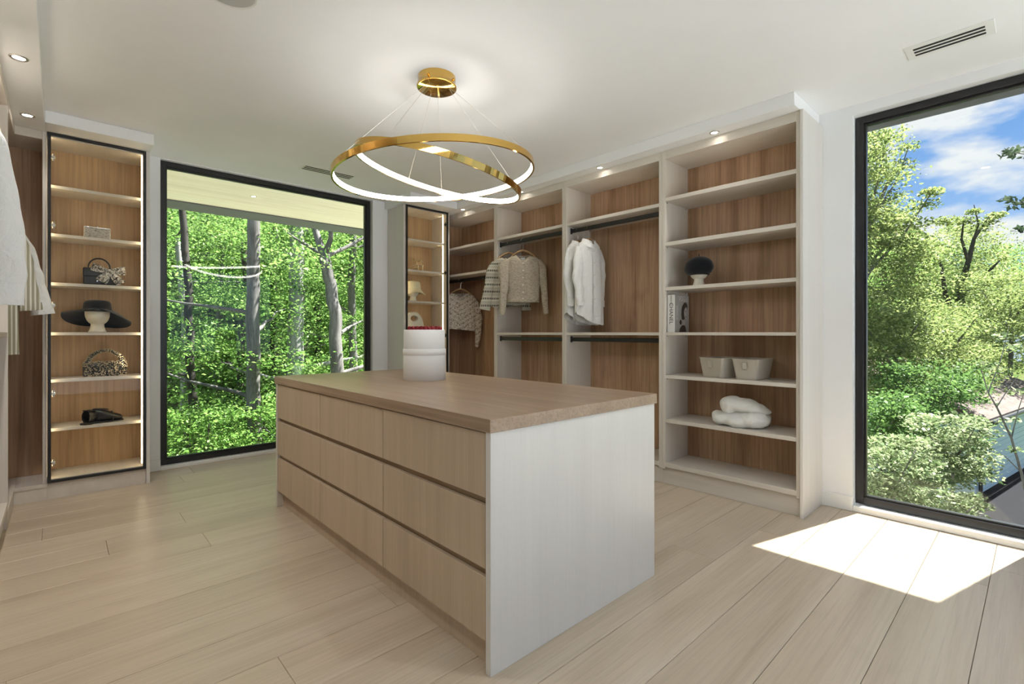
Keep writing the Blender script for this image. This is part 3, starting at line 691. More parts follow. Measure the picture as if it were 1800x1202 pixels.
garment('shirt', 'sage striped shirt hanging between the white sleeve and the hat cabinet', 'shirt', (-.40, 4.465, zl), .12, [(-.105, .068, .045), (-.122, .11, .055), (-.15, .16, .06), (-.20, .195, .07), (-.40, .20, .09), (-.70, .205, .10), (-.965, .21, .11)], M['stripe'],
        [([(.160, 0, -.15), (.205, 0, -.26), (.225, -.01, -.42), (.250, -.01, -.55), (.265, -.01, -.68)], [.05, .055, .055, .052, .052], .6),
         ([(-.14, 0, -.19), (-.155, 0, -.26), (-.16, 0, -.42), (-.16, 0, -.55), (-.16, 0, -.68)], [.05, .05, .05, .05, .05], .6)],
        folds=(5, .18), scoop=.03, seed=33, cuffs=(.05, 1.05, M['stripe']), collar=M['stripe'])
hanger((-.40, 4.64, zl), .12, 'light wood hanger carrying the pale wide cuffed blouse')
garment('blouse', 'pale blouse whose wide cuff shows past the striped shirt', 'blouse', (-.40, 4.635, zl), .12, [(-.105, .068, .045), (-.122, .11, .055), (-.15, .16, .06), (-.20, .195, .06), (-.40, .19, .07), (-.62, .19, .07)], M['linen2'],
        [([(.165, 0, -.15), (.225, 0, -.26), (.265, 0, -.42), (.295, 0, -.56), (.318, 0, -.70)], [.05, .055, .05, .05, .062], .4),
         ([(-.14, 0, -.19), (-.155, 0, -.26), (-.16, 0, -.42), (-.16, 0, -.55), (-.16, 0, -.68)], [.045, .045, .045, .045, .045], .6)], folds=(4, .12), scoop=.04, seed=37)

# ------------------------------------------------------------------ objects on shelves
M['felt'] = fabric('black_felt', (.012, .012, .012), .95, 300, .15, wr=.1)
M['navyfelt'] = fabric('black_wool', (.006, .007, .010), .95, 300, .15, wr=.1)
M['head'] = paint('cream_foam_head', (.72, .68, .58), .8, .05, 90)
M['leather'] = paint('black_leather', (.014, .013, .013), .32, .12, 260)
M['straw'] = fabric('cream_terry', (.62, .55, .36), .95, 240, .9, (.80, .72, .50), wr=.2)
M['cloth_tan'] = fabric('taupe_felt_box', (.50, .45, .38), .9, 300, .25, wr=.05)
M['fleece'] = fabric('white_fleece', (.80, .79, .75), .95, 180, .35, wr=.25)
M['red'] = paint('deep_red_petal', (.24, .008, .012), .6, .1, 120)
M['bagwhite'] = fabric('cream_woven_leather', (.74, .70, .60), .6, 120, .5, wr=.05)
M['gold2'] = metal('antique_gold_strap', (.62, .52, .34), .35)
def head(parent_name, loc, label, s=1.0, group='foam display heads'):
    h = root(parent_name, loc, label, 'display head', group)
    part('neck_base', MB().lathe([(.058*s, 0), (.062*s, .003), (.056*s, .012), (.046*s, .04), (.044*s, .062), (.050*s, .082)], 32, sy=.95), M['head'], h, world=False)
    def face(v, a):
        f = math.exp(-((a-1.5*PI)/.35)**2); zz = v.z/s
        return Vector((v.x, v.y*(1.08)-f*.010*s*math.exp(-((zz-.125)/.022)**2)+f*.004*s*math.exp(-((zz-.155)/.014)**2), v.z))
    part('cranium', MB().lathe([(.046*s, .072*s), (.058*s, .082*s), (.070*s, .100*s), (.080*s, .130*s), (.083*s, .165*s), (.080*s, .195*s), (.066*s, .222*s), (.040*s, .240*s), (.004*s, .246*s)], 36, fn=face), M['head'], h, world=False)
    return h
YS = 5.02
EPS = .0012
# --- glass cabinet, wide black hat
hx, hy, hz = .216, 4.995, 1.204
head('display_head', (hx, hy, hz+EPS), 'foam head wearing the wide brimmed black hat', .92)
ht = root('wide_brim_hat', (hx, hy, hz+.150), 'wide floppy black felt hat on a foam head', 'hat')
def brim(u, v):
    a = 2*PI*u; c, q = math.cos(a), math.sin(a)
    ln = .115*abs(c)**1.2+.105*max(0, q)**1.5+.012; r = .082+ln*v; x = r*c; y = min(.175, r*q)
    z = .030-v*(.125*max(0, q)**1.3+.030*abs(c)+.050*max(0, c)**2-.015*max(0, -q))-.02*v*v*max(0, c)
    return (x, y, z)
bm_ = MB().grid(lambda u, v: brim(u, v), 56, 9, closed=True)
bm2 = MB().grid(lambda u, v: (brim(u, v)[0], brim(u, v)[1], brim(u, v)[2]-.004), 56, 9, closed=True)
part('brim', bm_.add(bm2.v, [f[::-1] for f in bm2.f], True), M['felt'], ht, world=False)
part('crown', MB().lathe([(.088, .010), (.087, .045), (.084, .075), (.072, .093), (.045, .100), (.001, .097)], 40, sy=1.05, cap=False), M['felt'], ht, world=False)
part('hat_band', MB().lathe([(.0895, .014), (.0895, .036)], 40, sy=1.05, cap=False), M['leather'], ht, world=False)
# silver clutch
cl = root('clutch_bag', (.216, 5.02, 1.927+EPS), 'small silver woven clutch standing on the upper glass cabinet shelf', 'clutch')
M['silver'] = knit_mat('silver_woven_metal', (.55, .52, .48), (.12, .11, .10))
part('body', MB().box(-.092, .092, -.025, .025, .002, .100, .008), M['silver'], cl, world=False)
part('frame', MB().tube([(-.097, 0, .002), (-.097, 0, .104), (.097, 0, .104), (.097, 0, .002)], .006, 8), M['chrome'], cl, world=False)
for k in range(9): part('woven_strand', MB().tube([(-.088+.022*j, -.026-.002*((j+k) % 2), .010+k*.0102) for j in range(9)], .0036, 6), M['silver'], cl, world=False)
part('clasp', MB().tube([(0, -.004, .104), (0, -.004, .114)], .006, 10), M['chrome'], cl, world=False); cl.scale = (.80, .9, .92)
# black handbag with scarf
hb_ = root('handbag', (.232, 5.03, 1.569+EPS), 'boxy black handbag with a loop handle', 'handbag')
part('body', MB().box(-.125, .130, -.045, .045, .002, .140, .012), M['leather'], hb_, world=False)
part('flap', MB().box(-.127, .132, -.052, .0, .070, .143, .008), M['leather'], hb_, world=False)
part('clasp', MB().tube([(-.022, -.052, .035), (-.022, -.058, .035)], .006, 10), M['chrome'], hb_, world=False)
part('handle', MB().tube([(-.085, 0, .140)]+[(-.005+.082*math.cos(PI-k*PI/12), 0, .150+.075*math.sin(PI-k*PI/12)) for k in range(13)]+[(.080, 0, .140)], .0065, 8), M['leather'], hb_, world=False)
for sx in (-.085, .080): part('handle_ring', MB().tube([(sx+.010*math.cos(k*PI/6), 0, .145+.010*math.sin(k*PI/6)) for k in range(13)], .0025, 6), M['gold2'], hb_, world=False)
hb_.scale = (.80, .85, .95)
def scarf_mat():
    m, nt, b = base('black_white_silk_print', .45, 0, (.7, .7, .7), .4); L = nt.links.new
    t = N(nt, 'ShaderNodeTexCoord'); n = N(nt, 'ShaderNodeTexNoise', i_Scale=26.0, i_Detail=2.5, i_Distortion=2.2); L(t.outputs['Object'], n.inputs['Vector'])
    r = ramp(nt, [(.46, (.62, .60, .55)), (.50, (.03, .025, .02)), (.56, (.04, .03, .025)), (.60, (.66, .63, .57))]); L(n.outputs['Fac'], r.inputs[0]); L(r.outputs[0], b.inputs['Base Color']); return m
M['scarf'] = scarf_mat()
sc_ = root('silk_scarf', (.285, 4.965, 1.569+.115), 'black and white printed silk scarf tied in a bow on the handbag', 'scarf')
def lobe(p, q, w0, w1, sag, seed):
    def fn(u, v):
        t = v; c = Vector(p).lerp(Vector(q), t); w_ = w0+(w1-w0)*math.sin(min(1, t*1.05)*PI/2); d = (Vector(q)-Vector(p)).normalized(); side = Vector((d.z, 0, -d.x))
        return c+side*w_*(u-.5)*2+Vector((0, -.012*math.sin(3*PI*u+seed)*t-.010*math.sin(PI*t), -sag*math.sin(PI*t)*.4))
    a = MB().grid(fn, 13, 12); b = MB().grid(lambda u, v: Vector(fn(u, v))+Vector((0, .004, 0)), 13, 12); a.add(b.v, [f[::-1] for f in b.f], True); return a
part('knot', MB().lathe([(.003, -.016), (.015, -.010), (.018, 0), (.015, .010), (.003, .016)], 14), M['scarf'], sc_, world=False)
for p, q, w0, w1, sd in (((0, 0, 0), (-.105, -.004, .028), .010, .030, 1), ((0, 0, 0), (.100, .0, .012), .010, .034, 2), ((0, -.004, 0), (-.050, -.012, -.085), .010, .038, 3), ((0, -.004, 0), (.075, -.012, -.095), .010, .032, 4)):
    part('bow_loop', lobe(p, q, w0, w1, .01, sd), M['scarf'], sc_, world=False)
# beaded handbag
M['bead'] = metal('crystal_bead', (.80, .74, .64), .16)
bb = root('beaded_bag', (.265, 5.02, .859+EPS), 'crescent handbag covered in glittering beads', 'handbag')
def bagsec(u, v):                                              # outer shape param: u around, v along width
    x = -.135+.27*v; s = math.sin(PI*min(1, max(0, v)))**.35; h = .052+.012*s; t_ = .036*s+.004
    return (x, t_*math.cos(2*PI*u), .056+h*math.sin(2*PI*u)*(.98))
part('body', MB().grid(bagsec, 24, 22, closed=True), M['leather'], bb, world=False)
harc = [(.112*math.cos(a), 0, .078+.122*math.sin(a)) for a in [PI*k/22 for k in range(23)]]
part('handle', MB().tube(harc, [.020-.008*math.sin(PI*k/22) for k in range(23)], 10, True, 1), M['leather'], bb, world=False)
bmb = MB(); rg = random.Random(3); ico = bmesh.new(); bmesh.ops.create_icosphere(ico, subdivisions=1, radius=1); ico.verts.index_update()
iv = [v.co.copy() for v in ico.verts]; iff = [[v.index for v in f.verts] for f in ico.faces]; ico.free()
for k in range(1150):
    u, v = rg.random(), rg.uniform(.01, .99); p = Vector(bagsec(u, v)); r_ = rg.uniform(.0035, .0062); bmb.add([p+c*r_ for c in iv], iff)
for k in range(420):
    i = rg.randrange(22); p = Vector(harc[i]).lerp(Vector(harc[i+1]), rg.random()); a = rg.uniform(0, 2*PI); rr = .020-.008*math.sin(PI*i/22); o_ = Vector(harc[i]); rd = (Vector((p.x, 0, p.z-.078))).normalized()
    p += (rd*math.cos(a)+Vector((0, 1, 0))*math.sin(a))*rr; r_ = rg.uniform(.0032, .0056); bmb.add([p+c*r_ for c in iv], iff)
part('bead', bmb, M['bead'], bb, world=False, kind='stuff')
# black loafers
for i, (sx, rz) in enumerate(((.175, 1.15), (.262, .12))):
    sh = root('loafer', (sx, 4.975+.015*i, .502+EPS), ['black leather shoe standing in front of its partner', 'black leather shoe behind its partner pointing aside'][i], 'shoe', 'pair of black shoes in the glass cabinet', rz)
    def shoe(u, v):
        x = -.075+.18*v; w_ = .042*(math.sin(PI*(.10+.85*v))**.45)*(1.0+.18*math.sin(PI*v*1.1)); h = .100-.066*max(0, (v-.28)/.72)**.9 if v < .98 else .028
        a = 2*PI*u; return (x, w_*math.cos(a), .010+max(0, h*(.5+.5*math.sin(a))))
    part('upper', MB().grid(shoe, 22, 18, closed=True), M['leather'], sh, world=False)
    part('sole', MB().grid(lambda u, v: (-.080+.192*v, .046*(math.sin(PI*(.08+.86*v))**.45)*math.cos(2*PI*u), .006+.006*math.sin(2*PI*u)), 16, 16, closed=True), M['leather'], sh, world=False)
    part('heel', MB().box(-.078, -.03, -.036, .036, 0, .014, .003), M['leather'], sh, world=False)
    part('collar_rim', MB().tube([(-.025+.044*math.cos(k*PI/10), .032*math.sin(k*PI/10), .108-.012*(1+math.cos(k*PI/10))*.5) for k in range(21)], .005, 6, False), M['leather'], sh, world=False)
    part('vamp_strap', MB().tube([(.040, .044*math.cos(k*PI/8), .012+.066*math.sin(k*PI/8)) for k in range(9)], .006, 6), M['leather'], sh, world=False)

# --- far glass cabinet
bx_, by_ = 3.055, 5.02
head('display_head', (bx_, by_, 1.569+EPS), 'small foam head wearing the cream bucket hat', .82)
bh = root('bucket_hat', (bx_, by_, 1.569+.115), 'cream textured bucket hat with a wavy brim', 'hat')
def bbrim(u, v):
    a = 2*PI*u; r = .088+.062*v; return (r*math.cos(a), r*math.sin(a)*.95, .030-.055*v+.014*v*math.sin(3*a+.5))
b1 = MB().grid(bbrim, 48, 6, closed=True); b2 = MB().grid(lambda u, v: (bbrim(u, v)[0], bbrim(u, v)[1], bbrim(u, v)[2]-.005), 48, 6, closed=True)
part('brim', b1.add(b2.v, [f[::-1] for f in b2.f], True), M['straw'], bh, world=False)
part('crown', MB().lathe([(.090, .026), (.088, .070), (.083, .105), (.070, .120), (.040, .126), (.001, .126)], 36, cap=False, fn=lambda v, a: v*(1+.012*noise.noise((v.x*40, v.y*40, v.z*40)))), M['straw'], bh, world=False)
for i, (sx, rz) in enumerate(((3.02, 2.7), (3.10, 2.3))):
    sd = root('sandal', (sx, 5.02+.03*i, 1.927+EPS), ['strappy gold heeled sandal on the far cabinet shelf, in front', 'strappy gold heeled sandal on the far cabinet shelf, behind'][i], 'sandal', 'strappy sandals in the far glass cabinet', rz)
    sole = [(-.10, 0, .072), (-.06, 0, .070), (-.02, 0, .045), (.03, 0, .012), (.08, 0, .006), (.11, 0, .010)]
    part('sole', MB().tube(sole, [.026, .028, .026, .030, .032, .016], 12, True, .18, (0, 0, 1)), M['gold2'], sd, world=False)
    part('heel', MB().tube([(-.088, 0, .068), (-.092, 0, .03), (-.090, 0, 0)], [.012, .006, .005], 8), M['gold2'], sd, world=False)
    for x, z, h, w_ in ((.085, .010, .030, .030), (.055, .014, .036, .030), (-.075, .070, .060, .028)):
        part('strap', MB().tube([(x, w_*math.cos(k*PI/8), z+h*math.sin(k*PI/8)) for k in range(9)], .0035, 6), M['gold2'], sd, world=False)
    part('ankle_strap', MB().tube([(-.070+.032*math.cos(k*PI/8), .030*math.sin(k*PI/8), .125+.012*math.cos(k*PI/8)) for k in range(17)], .0035, 6), M['gold2'], sd, world=False)
wb = root('hobo_bag', (3.045, 5.01, 1.204+EPS), 'cream half round handbag with a cut out grip', 'handbag')
n_ = 40; outer = [(.128*math.cos(PI*k/n_), .012+.225*math.sin(PI*k/n_)**.85) for k in range(n_+1)]; inner = [(.055*math.cos(2*PI*k/n_), .165+.036*math.sin(2*PI*k/n_)) for k in range(n_)]
def bagface(y0, y1):
    bm = bmesh.new(); 
    ov = [bm.verts.new((x, 0, z)) for x, z in outer]; iv_ = [bm.verts.new((x, 0, z)) for x, z in inner]
    es = [bm.edges.new((ov[k], ov[(k+1) % len(ov)])) for k in range(len(ov))]+[bm.edges.new((iv_[k], iv_[(k+1) % n_])) for k in range(n_)]
    bmesh.ops.triangle_fill(bm, edges=es, use_beauty=True)
    r_ = bmesh.ops.extrude_face_region(bm, geom=bm.faces[:]); bmesh.ops.translate(bm, verts=[v for v in r_['geom'] if isinstance(v, bmesh.types.BMVert)], vec=(0, y1-y0, 0))
    bmesh.ops.recalc_face_normals(bm, faces=bm.faces[:])
    bmesh.ops.translate(bm, verts=bm.verts[:], vec=(0, y0, 0)); bm.verts.index_update(); mb = MB().add([v.co[:] for v in bm.verts], [[v.index for v in f.verts] for f in bm.faces]); bm.free(); return mb
part('body', bagface(-.034, .034), M['bagwhite'], wb, world=False)
part('edge_trim', MB().tube([(x, -.034, z) for x, z in outer], .0045, 6), M['bagwhite'], wb, world=False)
part('edge_trim', MB().tube([(x, .034, z) for x, z in outer], .0045, 6), M['bagwhite'], wb, world=False)
part('grip_trim', MB().tube([(x, -.034, z) for x, z in inner+inner[:1]], .004, 6), M['bagwhite'], wb, world=False)
part('base_panel', MB().box(-.126, .126, -.032, .032, 0, .014, .004), M['bagwhite'], wb, world=False)

# --- bookcase
head('display_head', (3.665, 1.815, 1.562+EPS), 'foam head wearing the black beret', .82)
be = root('beret', (3.665, 1.815, 1.562+.098), 'black wool beret with a little stalk', 'beret')
def bfn(v, a): return Vector((v.x, v.y, v.z+.006*math.cos(a+1.1)*(v.x*v.x+v.y*v.y)/.012))
part('crown', MB().lathe([(.076, -.006), (.092, .006), (.106, .030), (.108, .056), (.098, .088), (.076, .114), (.042, .131), (.004, .137)], 40, fn=bfn), M['navyfelt'], be, world=False)
part('headband', MB().lathe([(.070, -.012), (.077, -.010), (.080, -.002), (.074, .0)], 36, cap=False), M['leather'], be, world=False)
part('stalk', MB().tube([(0, 0, .130), (.003, 0, .142), (.002, 0, .155)], [.005, .004, .003], 8), M['navyfelt'], be, world=False)
# fashion book
M['cover'] = paint('grey_photo_cover', (.36, .35, .33), .35, .01); M['spinew'] = paint('white_book_spine', (.72, .71, .68), .4, .01); M['ink'] = paint('black_ink', (.015, .015, .015), .5, 0)
M['silverink'] = paint('pale_ink', (.66, .65, .63), .4, 0); M['skin'] = paint('printed_pale_face', (.46, .42, .39), .45, 0); M['hairp'] = paint('printed_dark_hair', (.045, .032, .028), .45, 0)
bkx0, bkx1, bky0, bky1 = 3.555, 3.782, 1.958, 2.022
book = root('book', ((bkx0+bkx1)/2, (bky0+bky1)/2, 1.204+EPS), 'thick fashion book with a white lettered spine against the bookcase divider', 'book')
Hb = .298
part('page_block', MB().box(bkx0+.006, bkx1-.004, bky0+.004, bky1-.004, 1.207, 1.204+Hb-.004), M['white'], book)
part('cover', MB().box(bkx0+.002, bkx1, bky0, bky0+.004, 1.204, 1.204+Hb, .0008), M['cover'], book)
part('cover', MB().box(bkx0+.002, bkx1, bky1-.004, bky1, 1.204, 1.204+Hb, .0008), M['cover'], book)
part('spine', MB().box(bkx0, bkx0+.005, bky0, bky1, 1.204, 1.204+Hb, .0015), M['spinew'], book)
def text(s, size, mat, parent, mtx, sx=1.0):
    c = bpy.data.curves.new('lettering', 'FONT'); c.body = s; c.size = size; c.extrude = .0002; c.align_x = 'CENTER'; c.align_y = 'CENTER'
    tmp = bpy.data.objects.new('tmp', c); me = bpy.data.meshes.new_from_object(tmp); bpy.data.objects.remove(tmp); bpy.data.curves.remove(c)
    me.transform(mtx @ Matrix.Diagonal((sx, 1, 1, 1)))
    return link('lettering', me, mat, parent)
o_ = ORG[book]
def M4(xa, ya, pos):
    xa, ya = Vector(xa), Vector(ya); za = xa.cross(ya); m = Matrix((xa, ya, za)).transposed().to_4x4(); m.translation = Vector(pos)-o_; return m
spn = M4((0, 0, -1), (0, -1, 0), (bkx0-.0005, (bky0+bky1)/2, 1.204+.150))
text('CHANEL', .044, M['ink'], book, spn, 1.0)
text('VOGUE ON COCO', .016, M['ink'], book, M4((0, 0, -1), (0, -1, 0), (bkx0-.0005, (bky0+bky1)/2, 1.204+.252)), .62)
text('VOGUE', .062, M['silverink'], book, M4((1, 0, 0), (0, 0, 1), (bkx0+.138, bky0-.0005, 1.204+.268)), .72)
text('VOGUE', .040, M['silverink'], book, M4((0, 0, -1), (1, 0, 0), (bkx0+.034, bky0-.0005, 1.204+.155)), .85)
def flat_print(name, pts, mat, lift):
    mb = MB().add([(bkx0+.004+x, bky0-lift, 1.204+z) for x, z in pts], [list(range(len(pts)))]); return part(name, mb, mat, book)
flat_print('printed_neck', [(.115, .0), (.175, .0), (.165, .06), (.160, .10), (.128, .10), (.124, .06)], M['skin'], .0003)
flat_print('printed_dress', [(.062, .002), (.178, .002), (.165, .045), (.150, .058), (.120, .058), (.095, .048), (.075, .03)], M['hairp'], .0005)
flat_print('printed_hair', [(.105, .105), (.098, .14), (.100, .18), (.112, .21), (.140, .235), (.165, .243), (.190, .230), (.198, .205), (.192, .15), (.170, .12), (.140, .10)], M['hairp'], .0005)
flat_print('printed_face', [(.140, .165), (.152, .190), (.172, .205), (.188, .196), (.192, .170), (.187, .140), (.172, .108), (.156, .112), (.144, .135)], M['skin'], .0007)
flat_print('printed_eye', [(.156, .168), (.166, .174), (.176, .168), (.166, .164)], M['hairp'], .0009)
flat_print('printed_lips', [(.164, .126), (.174, .132), (.183, .126), (.174, .121)], M['hairp'], .0009)
flat_print('printed_flower', [(.066, .08), (.076, .062), (.095, .062), (.106, .078), (.098, .098), (.078, .100)], M['hairp'], .0006)

# storage bins
def bin_(x, y, rz, label, ad, cw):
    b = root('storage_bin', (x, y, .866+EPS), label, 'storage bin', 'taupe felt bins on the bookcase', rz)
    h, t = .145, .006; a0, a1, c0, c1 = ad, ad+.018, cw, cw+.022
    def q(z, off): k = z/h; return (a0+(a1-a0)*k-off, c0+(c1-c0)*k-off)
    def rr(ax, cy, z, rad=.022):
        o = []
        for (sx, sy, st) in ((1, 1, 0), (-1, 1, 1), (-1, -1, 2), (1, -1, 3)):
            for k in range(5): an = (st+k/4)*PI/2; o.append((sx*(ax-rad)+rad*math.cos(an), sy*(cy-rad)+rad*math.sin(an), z))
        return o
    rings = [rr(*q(0, 0), 0), rr(*q(h, 0), h), rr(*q(h, t), h), rr(*q(.006, t), .006)]
    m = 20; vs = [v for r_ in rings for v in r_]; fs = [(i*m+k, i*m+(k+1) % m, (i+1)*m+(k+1) % m, (i+1)*m+k) for i in range(3) for k in range(m)]+[list(range(m))[::-1], list(range(3*m, 4*m))]
    part('body', MB().add(vs, fs), M['cloth_tan'], b, world=False)
    part('rim_seam', MB().tube([(v[0]*1.004, v[1]*1.004, h-.001) for v in rr(*q(h, 0), h)]+[(rr(*q(h, 0), h)[0])], .003, 6, False), M['cloth_tan'], b, world=False)
    fx = -(a0+(a1-a0)*.65)
    tg = part('pull_tag', MB().box(fx-.010, fx-.004, -.018, .018, h-.075, h-.020, .004), M['cloth_tan'], b, world=False)
    part('tag_loop', MB().tube([(fx-.004, -.022, h-.055), (fx-.013, -.022, h-.022), (fx-.004, 0, h-.012), (fx-.013, .022, h-.022), (fx-.004, .022, h-.055)], .003, 6), M['cloth_tan'], tg, world=False)
    return b
bin_(3.720, 1.655, -.30, 'taupe felt bin nearer the bookcase divider', .112, .092)
bin_(3.705, 1.425, -.04, 'taupe felt bin standing in front, nearer the tall window', .118, .074)

# folded throw
def remesh(name, ells, voxel, mat, parent, disp=.006, label=None):
    bm = bmesh.new()
    for (c, r, rot) in ells:
        m = Matrix.Translation(c) @ Matrix.Rotation(rot, 4, 'Z') @ Matrix.Diagonal((*r, 1)); bmesh.ops.create_icosphere(bm, subdivisions=3, radius=1, matrix=m)
    me = bpy.data.meshes.new(name); bm.to_mesh(me); bm.free()
    tmp = bpy.data.objects.new('tmp', me); COL.objects.link(tmp)
    r_ = tmp.modifiers.new('r', 'REMESH'); r_.mode = 'VOXEL'; r_.voxel_size = voxel; s_ = tmp.modifiers.new('s', 'SMOOTH'); s_.iterations = 9; s_.factor = .5
    dg = bpy.context.evaluated_depsgraph_get(); me2 = bpy.data.meshes.new_from_object(tmp.evaluated_get(dg)); bpy.data.objects.remove(tmp)
    for v in me2.vertices:
        d = noise.noise(v.co*14)*disp+noise.noise(v.co*34)*disp*.45; v.co += v.normal*d; v.co.z = max(v.co.z, .001)
    me2.polygons.foreach_set('use_smooth', [True]*len(me2.polygons)); o = link(name, me2, mat, parent); return o
th = root('folded_throw', (3.690, 1.500, .517), 'soft white throw folded in a heap on the low bookcase shelf', 'blanket', rz=PI/2+.12)
# local x runs along the shelf (+x = toward the divider), -y faces into the cabinet
remesh('lower_fold', [((.10, .02, .045), (.10, .10, .050), .2), ((.0, .05, .040), (.10, .095, .048), 0), ((-.09, .035, .055), (.105, .105, .062), -.2), ((.16, .0, .060), (.055, .07, .045), .3), ((-.02, -.02, .07), (.16, .10, .06), 0), ((-.14, -.04, .055), (.055, .06, .060), 0)], .009, M['fleece'], th, .012)
remesh('upper_fold', [((.060, .01, .155), (.085, .095, .062), .1), ((-.01, .0, .150), (.110, .100, .056), -.1), ((-.085, -.01, .130), (.090, .090, .042), -.15), ((-.145, -.02, .112), (.050, .070, .026), -.2), ((.085, .02, .135), (.055, .08, .055), .2)], .008, M['fleece'], th, .005)

# --- hat box with roses on the island
bxr = root('flower_box', (1.736, 2.712, .900), 'round white hat box in two tiers standing on the island', 'box')
part('lower_tier', MB().lathe([(.134, 0), (.136, .002), (.136, .160), (.133, .163)], 64), M['white'], bxr, world=False)
part('lid_band', MB().lathe([(.1365, .160), (.1375, .162), (.1375, .196), (.132, .199)], 64, cap=False), M['white'], bxr, world=False)
part('upper_tier', MB().lathe([(.131, .196), (.131, .318), (.129, .320), (.126, .320), (.125, .300), (.001, .300)], 64, cap=False), M['white'], bxr, world=False)
rose = None; kk = 0
for i in range(-4, 5):
    for j in range(-4, 5):
        x = .0275*(i+.5*j); y_ = .0275*.866*j
        if math.hypot(x, y_) > .112: continue
        if rose is None:
            rose = root('rose', (1.736+x, 2.712+y_, .900+.301), 'deep red rose head packed in the round white box', 'rose', 'red roses in the round box')
            part('bud', MB().lathe([(.006, 0), (.011, .010), (.0125, .024), (.010, .036), (.003, .040)], 12), M['red'], rose, world=False)
            for p in range(5):
                a0 = p*2*PI/5
                part('petal', MB().grid(lambda u, v: ((.0125+.0015*v)*math.cos(a0+(u-.5)*1.7), (.0125+.0015*v)*math.sin(a0+(u-.5)*1.7), .008+.030*v-.006*(2*u-1)**2), 6, 4), M['red'], rose, world=False)
        else:
            c = copy_tree(rose); c.location = (1.736+x, 2.712+y_, .900+.301+.003*math.sin(i*2.1+j)); c.rotation_euler = (0, 0, i*1.3+j*.7)

# ------------------------------------------------------------------ outdoors
def leafmat(name, cols, trans=.45):
    m = bpy.data.materials.new(name); m.use_nodes = True; nt = m.node_tree; nt.nodes.clear(); L = nt.links.new; MATS[name] = m
    o = N(nt, 'ShaderNodeOutputMaterial'); g = N(nt, 'ShaderNodeNewGeometry'); t = N(nt, 'ShaderNodeTexCoord')
    n = N(nt, 'ShaderNodeTexNoise', i_Scale=.9, i_Detail=2.0); L(t.outputs['Object'], n.inputs['Vector'])
    ad = N(nt, 'ShaderNodeMath', operation='MULTIPLY_ADD'); ad.inputs[1].default_value = .55; L(g.outputs['Random Per Island'], ad.inputs[0])
    mu = N(nt, 'ShaderNodeMath', operation='MULTIPLY'); mu.inputs[1].default_value = .5; L(n.outputs['Fac'], mu.inputs[0]); L(mu.outputs[0], ad.inputs[2])
    k = len(cols); r = ramp(nt, [(.1+.75*i/(k-1), c) for i, c in enumerate(cols)]); L(ad.outputs[0], r.inputs[0])
    d = N(nt, 'ShaderNodeBsdfDiffuse'); tr = N(nt, 'ShaderNodeBsdfTranslucent'); gl = N(nt, 'ShaderNodeBsdfGlossy'); gl.inputs['Roughness'].default_value = .45
    L(r.outputs[0], d.inputs['Color'])
    hs = N(nt, 'ShaderNodeHueSaturation'); hs.inputs['Saturation'].default_value = .92; hs.inputs['Value'].default_value = 1.25; hs.inputs['Hue'].default_value = .485; L(r.outputs[0], hs.inputs['Color']); L(hs.outputs[0], tr.inputs['Color'])
    a = N(nt, 'ShaderNodeMixShader'); a.inputs[0].default_value = trans; L(d.outputs[0], a.inputs[1]); L(tr.outputs[0], a.inputs[2])
    b = N(nt, 'ShaderNodeMixShader'); b.inputs[0].default_value = .012; L(a.outputs[0], b.inputs[1]); L(gl.outputs[0], b.inputs[2]); L(b.outputs[0], o.inputs['Surface'])
    return m
M['leafwood'] = leafmat('woodland_leaf', [(.045, .11, .02), (.10, .215, .038), (.175, .335, .068), (.27, .43, .11)])
M['leafdeep'] = leafmat('deep_green_leaf', [(.03, .08, .018), (.068, .15, .032), (.125, .235, .055)])  # deeper green leaf, mixed among the trees and dark shrubs
M['leaflight'] = leafmat('spring_leaf', [(.045, .085, .022), (.115, .175, .042), (.20, .265, .075), (.32, .365, .14)])
M['leafpale'] = leafmat('pale_shrub_leaf', [(.05, .09, .03), (.10, .16, .055), (.22, .27, .13), (.34, .37, .22)], .35)
M['leafdark'] = leafmat('dark_twig_leaf', [(.015, .03, .015), (.035, .06, .03), (.06, .09, .045)], .25)
M['bark'] = wood('grey_bark', [(.06, .055, .05), (.15, .14, .13), (.26, .245, .23)], 'Z', 7, .8, .9, .5, .1, .6)
M['barkpale'] = wood('pale_grey_bark', [(.16, .155, .15), (.30, .29, .28), (.45, .43, .41)], 'Z', 7, .8, .9, .4, .1, .6)
M['barkdark'] = wood('dark_bark', [(.015, .012, .010), (.035, .03, .025), (.06, .05, .042)], 'Z', 7, .8, .9, .4, .1, .6)

